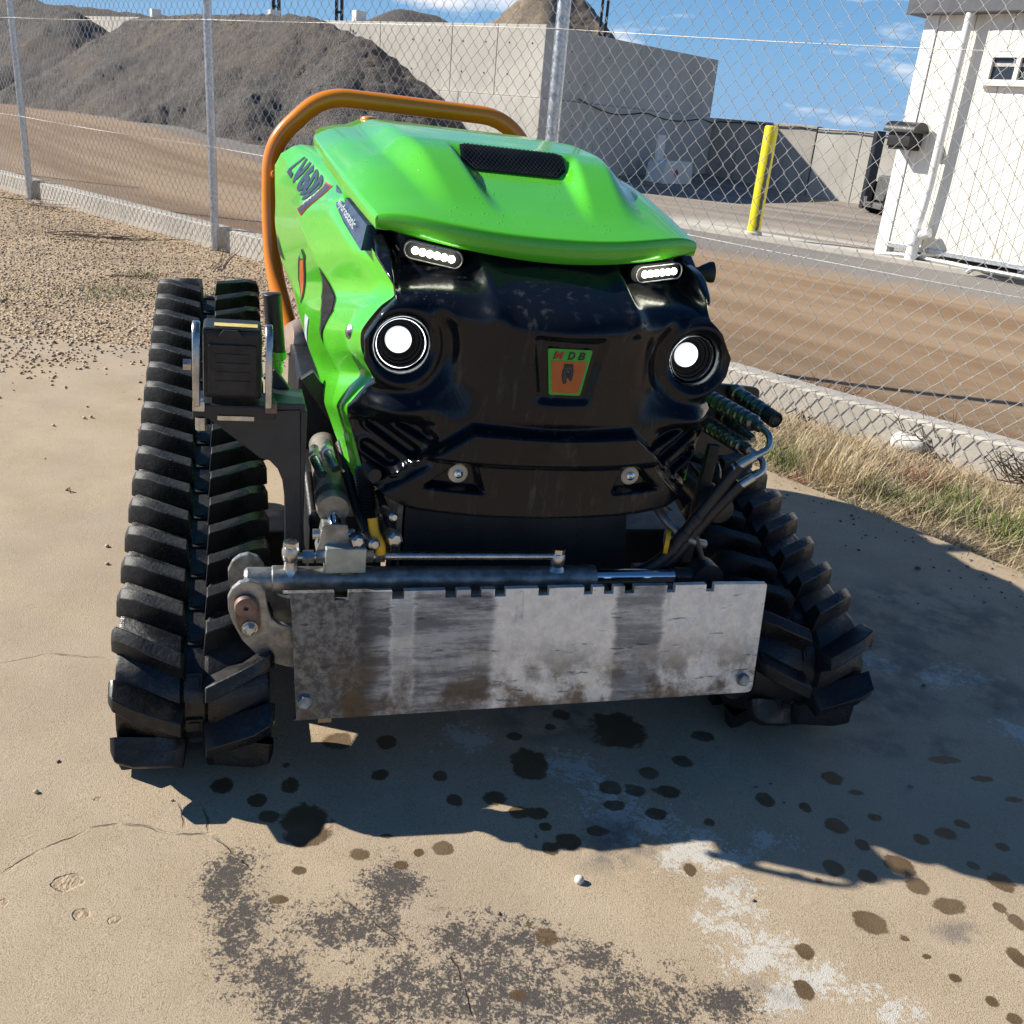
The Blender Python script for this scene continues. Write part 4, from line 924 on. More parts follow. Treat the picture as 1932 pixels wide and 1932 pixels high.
for P in ([(-30, 105), (-16, 110), (-16, 100), (-28, 97)], [(14, 110), (30, 105), (28, 97), (14, 100)], [(-14, 78), (0, 84), (14, 78), (8, 64), (-8, 64)], [(-5, 60), (0, 62), (5, 60), (22, 48), (0, 44), (-22, 48)], [(-66, 56), (-60, 58), (-20, -46), (-26, -48)], [(-58, 118), (-52, 120), (-46, 70), (-52, 68)], [(46, 120), (52, 118), (52, 70), (46, 68)]):
    blob(P, by-.0038, 'bear_line' if P[0][1] != 78 else 'badge_black', 'bear_line')

# ---- side panels
PT = [(-0.359,1.200,0.977), (-0.328,1.000,0.968), (-0.305,0.620,0.939), (-0.318,0.500,0.920), (-0.318,0.420,0.901), (-0.298,0.200,0.866), (-0.276,0.120,0.831), (-0.275,0.100,0.813), (-0.297,0.100,0.793), (-0.322,0.110,0.752), (-0.320,0.110,0.719), (-0.298,0.110,0.680), (-0.316,0.110,0.656), (-0.336,0.120,0.623), (-0.333,0.120,0.603), (-0.321,0.120,0.568), (-0.308,0.110,0.525), (-0.302,0.100,0.505)]
PR = [(-0.410,1.300,0.910), (-0.412,1.300,0.867), (-0.412,1.300,0.815), (-0.412,1.300,0.771), (-0.407,1.250,0.727), (-0.400,1.150,0.690), (-0.385,1.000,0.665), (-0.380,0.870,0.651), (-0.377,0.780,0.636), (-0.370,0.670,0.620), (-0.365,0.560,0.607), (-0.358,0.450,0.593), (-0.353,0.400,0.582), (-0.348,0.330,0.561), (-0.342,0.290,0.547), (-0.336,0.230,0.534), (-0.324,0.170,0.511), (-0.313,0.130,0.495)]
PT = np.array(PT); PR = np.array(PR)
def smooth_curve(P, n):
    """Catmull-Rom with reduced tension through the measured edge"""
    out_ = []
    for t in np.linspace(0, len(P)-1, n):
        i = min(int(t), len(P)-2); f = t-i; p0, p1, p2, p3 = P[max(i-1, 0)], P[i], P[i+1], P[min(i+2, len(P)-1)]
        m1, m2 = (p2-p0)*.36, (p3-p1)*.36
        out_.append((2*f**3-3*f*f+1)*p1+(f**3-2*f*f+f)*m1+(-2*f**3+3*f*f)*p2+(f**3-f*f)*m2)
    return np.array(out_)
NT_ = 171
CT, CR_ = smooth_curve(PT, NT_), smooth_curve(PR, NT_)
def panel_pt(t, s, off=0., sg=-1):
    x = t/17*(NT_-1); i = min(int(x), NT_-2); f = x-i
    p = CT[i]*(1-f)+CT[i+1]*f; q = CR_[i]*(1-f)+CR_[i+1]*f; r = p*(1-s)+q*s
    fade = min(1, max(0, (14-t)/6))
    fold = .013*(1-abs(s-.42)/.42 if s < .42 else 1-(s-.42)/.58)**1.3*fade        # pressed fold along the flank
    edge = .010*math.exp(-(s/.06)**2)                                             # edges roll inwards
    edge2 = .008*math.exp(-((1-s)/.05)**2)
    return Vector((-(r[0]-.002-fold-off+edge+edge2)*sg, r[1], r[2]))
def side_panel(sg):
    b = B(); rows = []
    S = np.concatenate([np.linspace(0, .12, 8), np.linspace(.15, .9, 34), np.linspace(.92, 1, 6)])
    for i in range(NT_):
        t = 17*i/(NT_-1); row = [panel_pt(t, s, 0, sg) for s in S]
        i0 = row[0].copy(); i1 = row[-1].copy(); i1.x -= .03*sg
        if t < 4: i0.x -= .03*sg
        else: i0.x -= .004*sg; i0.y += .035
        rows.append([tuple(q) for q in [i0]+row+[i1]])
    b.grid(rows); return b.build('side_panel', 'green', mc, smooth=55)
sp = {sg: side_panel(sg) for sg in (-1, 1)}
def on_panel(quad, u, v):
    a, b_, c, d = (Vector((*q, 0)) for q in quad); p = (a*(1-u)+b_*u)*(1-v)+(d*(1-u)+c*u)*v; return p.x, p.y
def panel_poly(P, off, mat, name, parent, sub=10, sg=-1):
    """fan a (t,s) polygon onto the panel surface"""
    c = (sum(p[0] for p in P)/len(P), sum(p[1] for p in P)/len(P)); b = B(); rows = []
    E = []
    for i in range(len(P)):
        p, q = P[i], P[(i+1) % len(P)]
        for k in range(6): E.append((p[0]+(q[0]-p[0])*k/6, p[1]+(q[1]-p[1])*k/6))
    E.append(E[0])
    for r in np.linspace(0.001, 1, sub): rows.append([tuple(panel_pt(c[0]+(e[0]-c[0])*r, c[1]+(e[1]-c[1])*r, off, sg)) for e in E])
    b.grid(rows); return b.build(name, mat, parent, smooth=60)
def panel_text(txt, quad, off, mat, name, parent, shear=.2, bold=.0):
    V, F = text_mesh(txt, shear, bold); b = B()
    b.add([tuple(panel_pt(*on_panel(quad, x, y), off)) for x, y in V], F); return b.build(name, mat, parent)
P1 = sp[-1]
panel_text('LV600', [(1.12, .53), (2.60, .385), (1.70, .095), (.86, .12)], .0022, 'decal_dark', 'lettering', P1, .0, .045)
panel_poly([(3.45, .40), (2.95, .44), (1.86, .12), (2.1, .08)], .0018, 'badge_red', 'model_tag', P1)
panel_poly([(3.35, .395), (2.98, .425), (1.93, .125), (2.12, .10)], .0026, 'decal_dark', 'tag_field', P1)
panel_text('PRO', [(2.85, .36), (2.25, .21), (2.12, .20), (2.65, .37)], .0034, 'decal_white', 'tag_lettering', P1, .2, .02)
panel_poly([(4.65, .52), (4.95, .52), (5.85, .68), (7.45, .86), (5.8, .78), (4.95, .62)], .0018, 'badge_black', 'shield_decal', P1)
panel_poly([(5.1, .56), (5.8, .69), (7.1, .835), (5.8, .755), (5.1, .61)], .0026, 'badge_orange', 'shield_field', P1)
panel_poly([(4.72, .54), (4.95, .545), (5.05, .555), (5.02, .60), (4.8, .58)], .0026, 'badge_green', 'shield_top', P1)
gr = panel_poly([(5.4, .42), (6.9, .38), (8.1, .34), (9.75, .46), (8.8, .46), (6.95, .54)], .0012, 'vent', 'flank_grille', P1)
b = B()
for k in range(46):
    t = 5.55+k*.092; s0 = float(np.interp(t, [5.4, 6.95, 8.8, 9.75], [.425, .53, .455, .46])); s1 = float(np.interp(t, [5.4, 6.9, 8.1, 9.75], [.42, .385, .345, .455]))
    if abs(s0-s1) > .02: b.tube([tuple(panel_pt(t, s0+(s1-s0)*j/4, .0028)) for j in range(5)], .0011, 4, False)
b.build('grille_slats', 'dark_steel', gr, kind='stuff')
panel_poly([(8.1, .78), (8.35, .72), (9.6, .88), (9.35, .9)], .002, 'decal_white', 'warning_label', P1)
panel_poly([(3.65, .9), (5.0, .86), (4.55, .94)], .002, 'vent', 'rear_vent', P1)
rv = panel_pt(9.1, .08, .0); b = B(); b.lathe([(.012, 0), (.012, .001), (.007, .004), (.003, .0055)], rv, (-1, -.45, .1), 16); b.build('rivet', 'zinc', P1, smooth=40)
# slate strip with pale lettering between bonnet and flank
SQ = [(-.303, .640, .930), (-.289, .240, .902), (-.301, .205, .864), (-.312, .380, .886), (-.315, .500, .903)]
for sg in (-1, 1):
    b = B(); V = [(x*-sg+.009*sg, y, z) for x, y, z in SQ]; V2 = [(x-.02*sg, y+.004, z) for x, y, z in V]
    b.add(V+V2, [(0, 1, 2, 3, 4), (9, 8, 7, 6, 5)]+[(i, (i+1) % 5, 5+(i+1) % 5, 5+i) for i in range(5)]); st = b.build('decal_strip', 'decal_strip', mc)
    if sg == -1:
        V, F = text_mesh('hydrostatic', .15, .01); a0, a1, a2, a3 = (Vector(q) for q in ((-.3125, .485, .9035), (-.3060, .285, .882), (-.2960, .285, .9005), (-.3060, .49, .9190)))
        b = B(); b.add([tuple((a0*(1-x)+a1*x)*(1-y)+(a3*(1-x)+a2*x)*y+Vector((-.0125, -.001, .0005))) for x, y in V], F); b.build('lettering', 'decal_white', st)

# ---- roll bar
rb = [(-.30, 1.28, .33), (-.345, 1.40, .43), (-.397, 1.55, .60), (-.408, 1.58, .76), (-.408, 1.58, .955), (-.268, 1.58, 1.098)]
path = fillet([(x, y, z) for x, y, z in rb]+[(-x, y, z) for x, y, z in rb[::-1]], .075, 8)
b = B(); b.tube(path, .0255, 20); bar = b.build('roll_bar', 'orange', mc, smooth=60)
for sg in (-1, 1):
    b = B(); b.lathe([(.012, 0), (.012, .014), (.006, .018)], (sg*.398, 1.552, .875), (-sg*.2, -1, .1), 12); b.build('lug_bolt', 'orange', bar, smooth=40)

# ---- inner frame and front box
b = B(); b.box((0, .82, .42), (.44, 1.25, .34)); b.build('chassis', 'black_steel', mc, bevel=.01)
b = B(); b.box((0, .72, .75), (.50, 1.05, .34)); b.build('engine_bay', 'black_plastic', mc, bevel=.01)
b = B(); b.prism(rpoly([(-.215, .455), (.212, .455), (.232, .290), (.10, .275), (-.10, .275), (-.212, .290)], .006), (0, .145, 0), (1, 0, 0), (0, 0, 1), -.03); b.build('front_box', 'dark_steel', mc, smooth=35)
b = B(); b.box((-.225, .18, .37), (.012, .08, .19)); b.build('box_edge', 'cyl_grey', mc, bevel=.002)
for sg in (1,):
    b = B(); b.box((sg*.335, .09, .46), (.022, .015, .24), Matrix.Rotation(sg*.06, 3, 'Y')); b.build('nose_stay', 'black_steel', mc, bevel=.002)

b = B(); b.prism(rpoly([(1.27, .60), (1.82, .60), (1.86, .80), (1.80, .975), (1.30, .985)], .05), (-.30, 0, 0), (0, 1, 0), (0, 0, 1), .60); b.build('rear_shadow_body', 'black_plastic', mc, smooth=40, bevel=.02)  # unseen body added behind the bonnet to widen the machine's cast shadow
b = B(); b.box((-.315, .33, .27), (.13, .36, .28)); b.build('light_block', 'black_steel', mc, bevel=.008)  # dark filler box added to stop sunlight passing beneath the machine
b = B(); b.box((-.335, .70, .36), (.10, .36, .40)); b.build('side_frame', 'black_steel', mc, bevel=.008)
# ---- tracks
def hull(pts):
    pts = sorted(set(pts))
    def half(P):
        h = []
        for p in P:
            while len(h) > 1 and (h[-1][0]-h[-2][0])*(p[1]-h[-2][1])-(h[-1][1]-h[-2][1])*(p[0]-h[-2][0]) <= 0: h.pop()
            h.append(p)
        return h
    a = half(pts); b_ = half(pts[::-1]); return a[:-1]+b_[:-1]
LUGH = .042
circ = [(.052, .142, .100), (1.12, .142, .100), (1.20, .474, .108)]
H_ = hull([(round(cx+r*math.cos(2*math.pi*k/60), 5), round(cz+r*math.sin(2*math.pi*k/60), 5)) for cx, cz, r in circ for k in range(60)])
H_ = np.array(H_+H_[:1]); seg = np.hypot(*np.diff(H_, axis=0).T); cum = np.concatenate([[0], np.cumsum(seg)]); PER = cum[-1]
def on_band(s):
    s = s % PER; i = min(np.searchsorted(cum, s, 'right')-1, len(seg)-1); f = (s-cum[i])/seg[i]; p = H_[i]*(1-f)+H_[i+1]*f
    def tg(k): q = H_[(k+1) % len(seg)]-H_[k % len(seg)]; return q/np.hypot(*q)
    d = tg(i)*(1-abs(f-.5))+(tg(i+1) if f > .5 else tg(i-1))*abs(f-.5); d = d/np.hypot(*d); return p, d
NL = 40; PITCH = PER/NL
def lug_mesh():
    """half-chevron bar: x along the belt, y across (0 = belt centre side, 1 = outer), z out"""
    b = B(); w0, w1 = .014, .119; sl = -.050; hb, ht = .0225, .0125; V = []
    for k, y in enumerate(np.linspace(w0, w1, 5)):
        x = sl*((y-w0)/(w1-w0))**1.15
        e = 1 if k < 4 else .80
        V += [(x-hb, y, -.004), (x-ht, y if k else y+.004, LUGH*e), (x+ht, y if k else y+.004, LUGH*e), (x+hb, y, -.004)]
    V += [(sl-hb*.8, w1+.008, -.004), (sl-ht*.7, w1+.007, LUGH*.42), (sl+ht*.7, w1+.007, LUGH*.42), (sl+hb*.8, w1+.008, -.004)]
    F = []
    for k in range(5):
        for j in range(3): F.append((k*4+j, (k+1)*4+j, (k+1)*4+j+1, k*4+j+1))
    F += [(0, 1, 2, 3), (23, 22, 21, 20)]
    b.add(V, F); o = b.build('lug', 'rubber', None, bevel=.0016, bseg=1, smooth=35); me = o.data; bpy.data.objects.remove(o); return me
LUG = lug_mesh()
def mirror_mesh(me):
    bm = bmesh.new(); bm.from_mesh(me)
    for v in bm.verts: v.co.y = -v.co.y
    bmesh.ops.reverse_faces(bm, faces=bm.faces); m2 = bpy.data.meshes.new('lug'); bm.to_mesh(m2); bm.free(); m2.materials.append(M['rubber']); return m2
LUGM = mirror_mesh(LUG)
lk = B(); lk.prism(rpoly([(-.014, -.013), (.014, -.013), (.014, .013), (-.014, .013)], .003), (0, 0, -.002), (1, 0, 0), (0, 1, 0), .006)
lk.prism(rpoly([(-.0085, -.0085), (.0085, -.0085), (.0085, .0085), (-.0085, .0085)], .002), (0, 0, .004), (1, 0, 0), (0, 1, 0), .0025)
lko = lk.build('link_pad', 'black_plastic', None, bevel=.001); LINK = lko.data; bpy.data.objects.remove(lko)
for sg in (-1, 1):
    AC = sg*.572
    b = B(); prof = [(-.119, -.016), (-.119, .0), (-.112, .004), (-.022, .004), (-.016, -.006), (.016, -.006), (.022, .004), (.112, .004), (.119, 0), (.119, -.016)]
    NS = 160; V = []; F = []; m_ = len(prof)
    for i in range(NS):
        p, d = on_band(PER*i/NS); nrm = np.array([d[1], -d[0]])
        for a, h in prof: q = p+nrm*h; V.append((AC+a, q[0], q[1]))
    for i in range(NS):
        for j in range(m_): F.append((i*m_+j, i*m_+(j+1) % m_, ((i+1) % NS)*m_+(j+1) % m_, ((i+1) % NS)*m_+j))
    b.add(V, F); belt = b.build('rubber_track', 'rubber', mc, smooth=50)
    for side in (-1, 1):
        for i in range(NL):
            s = (i+(.5 if side == 1 else 0))*PITCH
            p, d = on_band(s); nrm = Vector((0, d[1], -d[0])); tan = Vector((0, d[0], d[1]))
            # along-belt axis chosen so that the chevron points forward over the top run
            o = bpy.data.objects.new('lug', LUG if side == 1 else LUGM); COL.objects.link(o); o.parent = belt
            X = tan; Z = nrm; Y = Z.cross(X)
            Yl = Vector((1, 0, 0)); sgn = 1 if Y.dot(Yl) > 0 else -1
            X = X*sgn; Y = Z.cross(X)
            o.matrix_local = Matrix(((X.x, Y.x, Z.x, AC), (X.y, Y.y, Z.y, p[0]), (X.z, Y.z, Z.z, p[1]), (0, 0, 0, 1)))
    for i in range(NL):
        p, d = on_band(i*PITCH+.3*PITCH); Z = Vector((0, d[1], -d[0])); X = Vector((0, d[0], d[1])); Y = Z.cross(X)
        o = bpy.data.objects.new('link_pad', LINK); COL.objects.link(o); o.parent = belt; q = p+np.array([d[1], -d[0]])*-.006
        o.matrix_local = Matrix(((X.x, Y.x, Z.x, AC), (X.y, Y.y, Z.y, q[0]), (X.z, Y.z, Z.z, q[1]), (0, 0, 0, 1)))
    b = B(); b.box((AC, .63, .20), (.10, .80, .10)); b.build('track_frame', 'black_steel', mc, bevel=.008)
    for (cx, cz, r) in circ:
        b = B(); b.lathe([(.03, -.07), (r*.6, -.06), (r-.02, -.07), (r-.018, -.03), (r-.05, -.02), (r-.05, .02), (r-.018, .03), (r-.02, .07), (r*.6, .06), (.03, .07)], (AC, cx, cz), (1, 0, 0), 32); b.build('wheel', 'black_steel', mc, smooth=40)
    for cx in (.42, .63, .85):
        b = B(); b.lathe([(.02, -.06), (.06, -.05), (.062, .05), (.02, .06)], (AC, cx, .105), (1, 0, 0), 24); b.build('roller', 'black_steel', mc, smooth=40)
    for yb in (.50,):
        b = B(); b.box((sg*.40, yb, .20), (.28, .12, .10)); b.build('axle_beam', 'black_steel', mc, bevel=.006)

# ---- front hitch plate
MPL = [(-.424, .158), (.424, .158), (.426, .353)]
def pb(z): return -.086+(z-.158)*.17
notch = [(-.345, .022), (-.253, .020), (-.165, .019), (-.122, .018), (-.080, .019), (-.003, .019), (.078, .016), (.116, .018), (.155, .018), (.235, .016), (.312, .016)]
top = [(.426, .363)]
for a, w in notch[::-1]: top += [(a+w/2, .363), (a+w/2, .350), (a-w/2, .350), (a-w/2, .363)]
poly = rpoly([(-.424, .148), (.424, .152), (.427, .363)], [.012, .012, .006])+top[1:]+rpoly([(-.45, .363), (-.424, .363), (-.424, .148)], [0, .014, 0])[1:-1]
tri = [(a, pb(z), z) for a, z in poly]; back = [(a, pb(z)+.011, z) for a, z in poly]; n = len(poly)
b = B(); b.add(tri+back, [tuple(range(n)), tuple(range(n, 2*n))[::-1]]+[(i, n+i, n+(i+1) % n, (i+1) % n) for i in range(n)])
plt_ = b.build('hitch_plate', 'plate', mc, bevel=.0014, bseg=1)
for a, z in ((-.400, .181), (.400, .179)):
    b = B(); b.lathe([(.0125, .006), (.0125, -.002), (.011, -.003)], (a, pb(z), z), (0, 1, -.3), 20); b.lathe([(.0118, -.002), (.0118, -.010), (.0100, -.0115)], (a, pb(z), z), (0, 1, -.3), 6); b.build('hex_bolt', 'cyl_grey', plt_, smooth=30)
b = B(); b.box((-.366, -.070, .146), (.022, .03, .014)); b.build('wear_pad', 'wood', mc, bevel=.001)
# hook ears
ear = [(-.520, .348), (-.513, .364), (-.502, .374), (-.488, .378), (-.472, .372), (-.462, .356), (-.458, .328), (-.452, .309), (-.440, .298), (-.424, .294), (-.385, .294), (-.385, .214), (-.425, .217), (-.452, .227), (-.475, .244), (-.497, .270), (-.512, .302), (-.519, .326)]
for sg in (-1,):
    for y in (-.022, .075):
        b = B(); b.prism([(-sg*x, z) for x, z in ear], (0, y, 0), (1, 0, 0), (0, 0, 1), .012); e_ = b.build('hook_ear', 'cyl_grey', mc, bevel=.0012, bseg=1)
        if y < 0:
            b = B(); b.prism(rpoly([(-sg*-.512, .350), (-sg*-.472, .350), (-sg*-.468, .284), (-sg*-.503, .284)], .017, 6), (0, y-.012, 0), (1, 0, 0), (0, 0, 1), .004); b.build('keeper', 'rust', e_, smooth=40)
            b = B(); b.lathe([(.0185, .006), (.0185, -.004), (.0165, -.010), (.0085, -.0125), (.004, -.0115), (.0035, -.006)], (sg*.492, y-.016, .337), (0, 1, 0), 28); b.build('pin', 'rust', e_, smooth=45)
            b = B(); b.lathe([(.0125, .004), (.0125, -.004)], (sg*.486, y-.016, .297), (0, 1, 0), 20); b.lathe([(.0098, 0), (.0098, -.011), (.006, -.0135)], (sg*.486, y-.016, .297), (0, 1, 0), 6); b.build('hex_bolt', 'zinc', e_, smooth=30)
for sg in (-1, 1):
    b = B(); b.box((sg*.29, .09, .26), (.05, .20, .06)); b.build('hitch_arm', 'black_steel', mc, bevel=.004)
b = B(); b.box((0, .02, .25), (.80, .035, .05)); b.build('hitch_beam', 'black_steel', mc, bevel=.003)
# locking cylinder and its plumbing
b = B(); b.lathe([(.016, -.495), (.0205, -.49), (.0205, -.452), (.0230, -.45), (.0230, -.415), (.0215, -.412), (.0215, .085), (.0230, .088), (.0230, .112), (.016, .114)], (0, .016, .349), (1, 0, -.012), 24); lc_ = b.build('locking_cylinder', 'cyl_grey', mc, smooth=40)
b = B(); b.tube([(.10, .016, .349), (.275, .016, .347)], .0135, 18); b.build('piston_rod', 'chrome', lc_, smooth=50)
b = B(); b.tube([(.27, .016, .347), (.312, .016, .347)], .016, 16); b.lathe([(.016, -.02), (.030, -.02), (.030, .02), (.016, .02)], (.334, .016, .347), (0, 1, 0), 28); b.build('rod_eye', 'black_steel', lc_, smooth=40)
def banjo(a, z0, z1):
    b = B(); b.lathe([(.016, 0), (.011, .008), (.0105, z1-z0-.034), (.0125, z1-z0-.032), (.0145, z1-z0-.024), (.0145, z1-z0-.014), (.0125, z1-z0-.009), (.010, z1-z0-.008)], (a, .012, z0), (0, 0, 1), 20); b.lathe([(.0125, z1-z0-.009), (.0125, z1-z0)], (a, .012, z0), (0, 0, 1), 6); return b.build('banjo_fitting', 'zinc', mc, smooth=40)
banjo(-.422, .366, .424); banjo(.037, .366, .408)
b = B(); b.box((-.335, .008, .398), (.066, .036, .044)); vb = b.build('valve_block', simple('aluminium_block', (.42, .46, .42), .42, .55, .15, 30, .2), mc, bevel=.0015, bseg=1)
for a, l, r in ((-.3945, .018, .0115), (-.375, .014, .0115), (-.295, .012, .0115), (-.278, .016, .0115)):
    b = B(); b.lathe([(r, -l/2), (r, l/2)], (a, .008, .399), (1, 0, 0), 6); b.build('hex_nut', 'zinc', vb, smooth=25)
b = B(); b.tube([(-.412, .008, .399), (-.35, .008, .399)], .0065, 12); b.build('stub_pipe', 'zinc', vb, smooth=50)
b = B(); b.tube([(-.30, .008, .399), (-.275, .008, .399), (.030, .010, .394)], .0072, 14); b.build('steel_pipe', 'zinc', mc, smooth=50)
b = B(); b.box((-.33, .010, .372), (.022, .02, .01)); b.build('block_foot', 'zinc', mc)

# ---- left lift cylinder, hoses and valve
for sg in (-1, 1):
    mt_ = 'cyl_beige' if sg < 0 else 'black_steel'
    b = B(); b.lathe([(.016, -.02), (.0255, -.018), (.0275, 0), (.0275, .055), (.0265, .057), (.0262, .26), (.016, .27)], (sg*.354, .055, .470), (sg*-.02, 1, .06), 26); lcy = b.build('lift_cylinder', mt_, mc, smooth=40)
    b = B(); b.lathe([(.0279, .002), (.0279, .028)], (sg*.354, .055, .470), (sg*-.02, 1, .06), 26, False); b.build('cylinder_band', 'dark_steel', lcy, smooth=40)
    b = B(); b.tube([(sg*.354, .06, .470), (sg*.353, .015 if sg < 0 else .05, .448 if sg < 0 else .468)], .0115, 16); b.build('piston_rod', 'chrome' if sg < 0 else 'black_steel', lcy, smooth=50)
    if sg < 0:
        b = B(); b.prism(rpoly([(-.020, .455), (.020, .455), (.024, .425), (.030, .405), (-.030, .405), (-.024, .425)], .004), (sg*.353, .042, 0), (1, 0, 0), (0, 0, 1), .034); b.build('clevis', 'cyl_grey', lcy, bevel=.003)
        b = B(); b.lathe([(.009, -.034), (.009, .034)], (sg*.353, .024, .432), (1, 0, 0), 12); b.build('clevis_pin', 'zinc', lcy, smooth=40)
    for k, (da, dz) in enumerate(((-.018, .012), (.004, .022))):
        b = B(); b.tube(fillet([(sg*(.354-da), .23, .495+dz), (sg*(.362-da), .13, .512+dz), (sg*(.350-da), .10, .495+dz)], .02), .0085, 12); b.lathe([(.0115, 0), (.0115, .022)], (sg*(.360-da), .155, .508+dz), (0, -1, .1), 6); b.build('hose_fitting', 'zinc' if sg < 0 else 'black_steel', lcy, smooth=40)
b = B(); p = [(-.300+.010*math.sin(k*.045), .085+.02*math.cos(k*.04), .52-.0026*k) for k in range(46)]; b.tube(p, [.0165 if k % 2 else .0135 for k in range(46)], 14); b.build('corrugated_hose', 'hose', mc, smooth=80)
b = B(); b.tube(fillet([(-.292, .02, .462), (-.289, .012, .440), (-.279, .004, .424), (-.277, .004, .405)], .012), [.0085]*8+[.0065]*8 if False else .0085, 12); b.build('valve_lever', 'yellow_cap', mc, smooth=50)
for a, y, z, r, l in ((-.262, .02, .432, .013, .03), (-.30, .04, .42, .010, .05), (-.32, .015, .428, .012, .02), (-.268, .06, .46, .008, .05)):
    b = B(); b.lathe([(r, 0), (r, l), (r*.6, l+.004)], (a, y, z), (.2, -1, .15), 6 if r > .011 else 14); b.build('pipe_fitting', 'zinc', mc, smooth=30)
for pts, r in (([(-.33, .2, .53), (-.31, .1, .45), (-.29, .05, .41), (-.26, .1, .36)], .009), ([(-.27, .12, .47), (-.245, .05, .41), (-.25, .06, .33)], .008), ([(-.38, .25, .45), (-.37, .14, .37), (-.33, .08, .33)], .010)):
    b = B(); b.tube(fillet(pts, .05), r, 10); b.build('hydraulic_hose', 'hose', mc, smooth=60)
# right-hand plumbing
b = B(); b.tube(fillet([(.235, .2, .50), (.255, .06, .44), (.29, .03, .415), (.335, .04, .40)], .03), .0085, 10); b.build('brake_pipe', 'cyl_grey', mc, smooth=50)
b = B(); b.lathe([(.016, 0), (.016, .03), (.012, .034)], (.262, .06, .405), (1, -.3, 0), 20); b.build('pipe_fitting', 'zinc', mc, smooth=40)
b = B(); b.lathe([(.019, -.004), (.024, -.004), (.024, .004), (.019, .004)], (.258, .04, .405), (1, -.5, 0), 20); b.build('ring_cap', 'yellow_cap', mc, smooth=40)

# ---- left coupling box on its bracket
b = B(); b.box((-.513, .120, .694), (.088, .085, .108)); cb = b.build('coupling_box', 'black_plastic', mc, bevel=.006)
b = B(); b.prism(rpoly([(-.549, .648), (-.477, .648), (-.477, .726), (-.549, .726)], .005), (0, .0765, 0), (1, 0, 0), (0, 0, 1), .003); b.build('box_cover', 'black_plastic', cb, bevel=.001)
for k in range(4):
    b = B(); b.box((-.513, .0730, .668+.014*k), (.050, .002, .004)); b.build('moulded_rib', 'black_plastic', cb)
b = B(); b.prism([(-.553, .748), (-.473, .748), (-.473, .751), (-.553, .751)], (0, .077, 0), (1, 0, 0), (0, 0, 1), -.05); b.build('box_lid', 'black_steel', cb, bevel=.001)
b = B(); b.box((-.508, .095, .7522), (.064, .022, .0012)); b.build('yellow_label', 'label_yellow', cb)
b = B(); b.prism([(-.536, .738), (-.496, .738), (-.506, .7495), (-.526, .7495)], (0, .074, 0), (1, 0, 0), (0, 0, 1), .004); b.build('catch', 'black_plastic', cb)
for a in (-.5665, -.4595):
    arc = [(y_-.03, z_) for y_, z_ in [(.085, .632), (.085, .70), (.088, .725), (.095, .745), (.108, .757), (.125, .757), (.125, .749), (.112, .747), (.102, .738), (.098, .72), (.0965, .70), (.0965, .632)]]
    b = B(); b.prism(arc, (a-.005, 0, 0), (0, 1, 0), (0, 0, 1), .011); ar = b.build('clamp_arm', 'chrome' if False else 'zinc', cb, smooth=40, bevel=.0015, bseg=1)
b = B(); b.lathe([(.0095, 0), (.0095, .012)], (-.573, .07, .694), (-1, 0, 0), 6); b.build('hex_bolt', 'zinc', cb, smooth=30)
b = B(); b.box((-.510, .105, .622), (.125, .08, .022)); bb_ = b.build('bracket_base', 'black_steel', mc, bevel=.003)
for a in (-.563, -.455):
    b = B(); b.box((a, .067, .632), (.018, .020, .016)); b.build('base_lug', 'zinc' if a < -.5 else 'rust', bb_, bevel=.002)
b = B(); b.box((-.508, .0635, .613), (.055, .003, .007)); b.build('edge_strip', 'zinc', bb_)
b = B(); b.lathe([(.009, 0), (.009, -.02), (.005, -.024)], (-.560, .07, .612), (0, 0, 1), 12); b.build('grease_nipple', 'zinc', bb_, smooth=40)
fl = [(-.560, .612), (-.408, .622), (-.400, .40), (-.397, .22), (-.425, .22), (-.428, .415), (-.430, .470), (-.434, .500), (-.442, .520), (-.455, .534), (-.470, .538)]
b = B(); b.prism(fl, (0, .090, 0), (1, 0, 0), (0, 0, 1), -.012); b.build('bracket_plate', 'dark_steel', mc, bevel=.0012, bseg=1)
b = B(); b.box((-.402, .137, .42), (.010, .09, .40)); b.box((-.43, .137, .625), (.06, .09, .012)); b.build('bracket_flange', 'dark_steel', mc, bevel=.002)
b = B(); p = [(-.4515+.0002*k, .20, .785-.0022*k) for k in range(44)]; b.tube(p, [.0155 if k % 2 else .0140 for k in range(44)], 18); b.build('grip', 'hose', mc, smooth=80)
b = B(); b.lathe([(.017, 0), (.017, .012), (.012, .016), (.012, .035), (.009, .045)], (-.443, .20, .690), (0, 0, -1), 18); b.build('grip_end', 'green', mc, smooth=40)
b = B(); b.box((-.322, .345, .532), (.028, .02, .20), Matrix.Rotation(rad(-36), 3, 'Y')); b.build('slide_rail', 'black_steel', mc, bevel=.002)
b = B(); b.box((-.437, .19, .632), (.026, .02, .06), Matrix.Rotation(rad(-36), 3, 'Y')); b.build('rail_block', 'dark_steel', mc, bevel=.003)
b = B(); b.lathe([(.030, -.05), (.046, -.045), (.050, -.02), (.052, -.018), (.052, -.012), (.050, -.01), (.048, .02), (.035, .04)], (-.352, .85, .560), (-1, -.35, .15), 28); b.build('silencer', 'exhaust', mc, smooth=40)

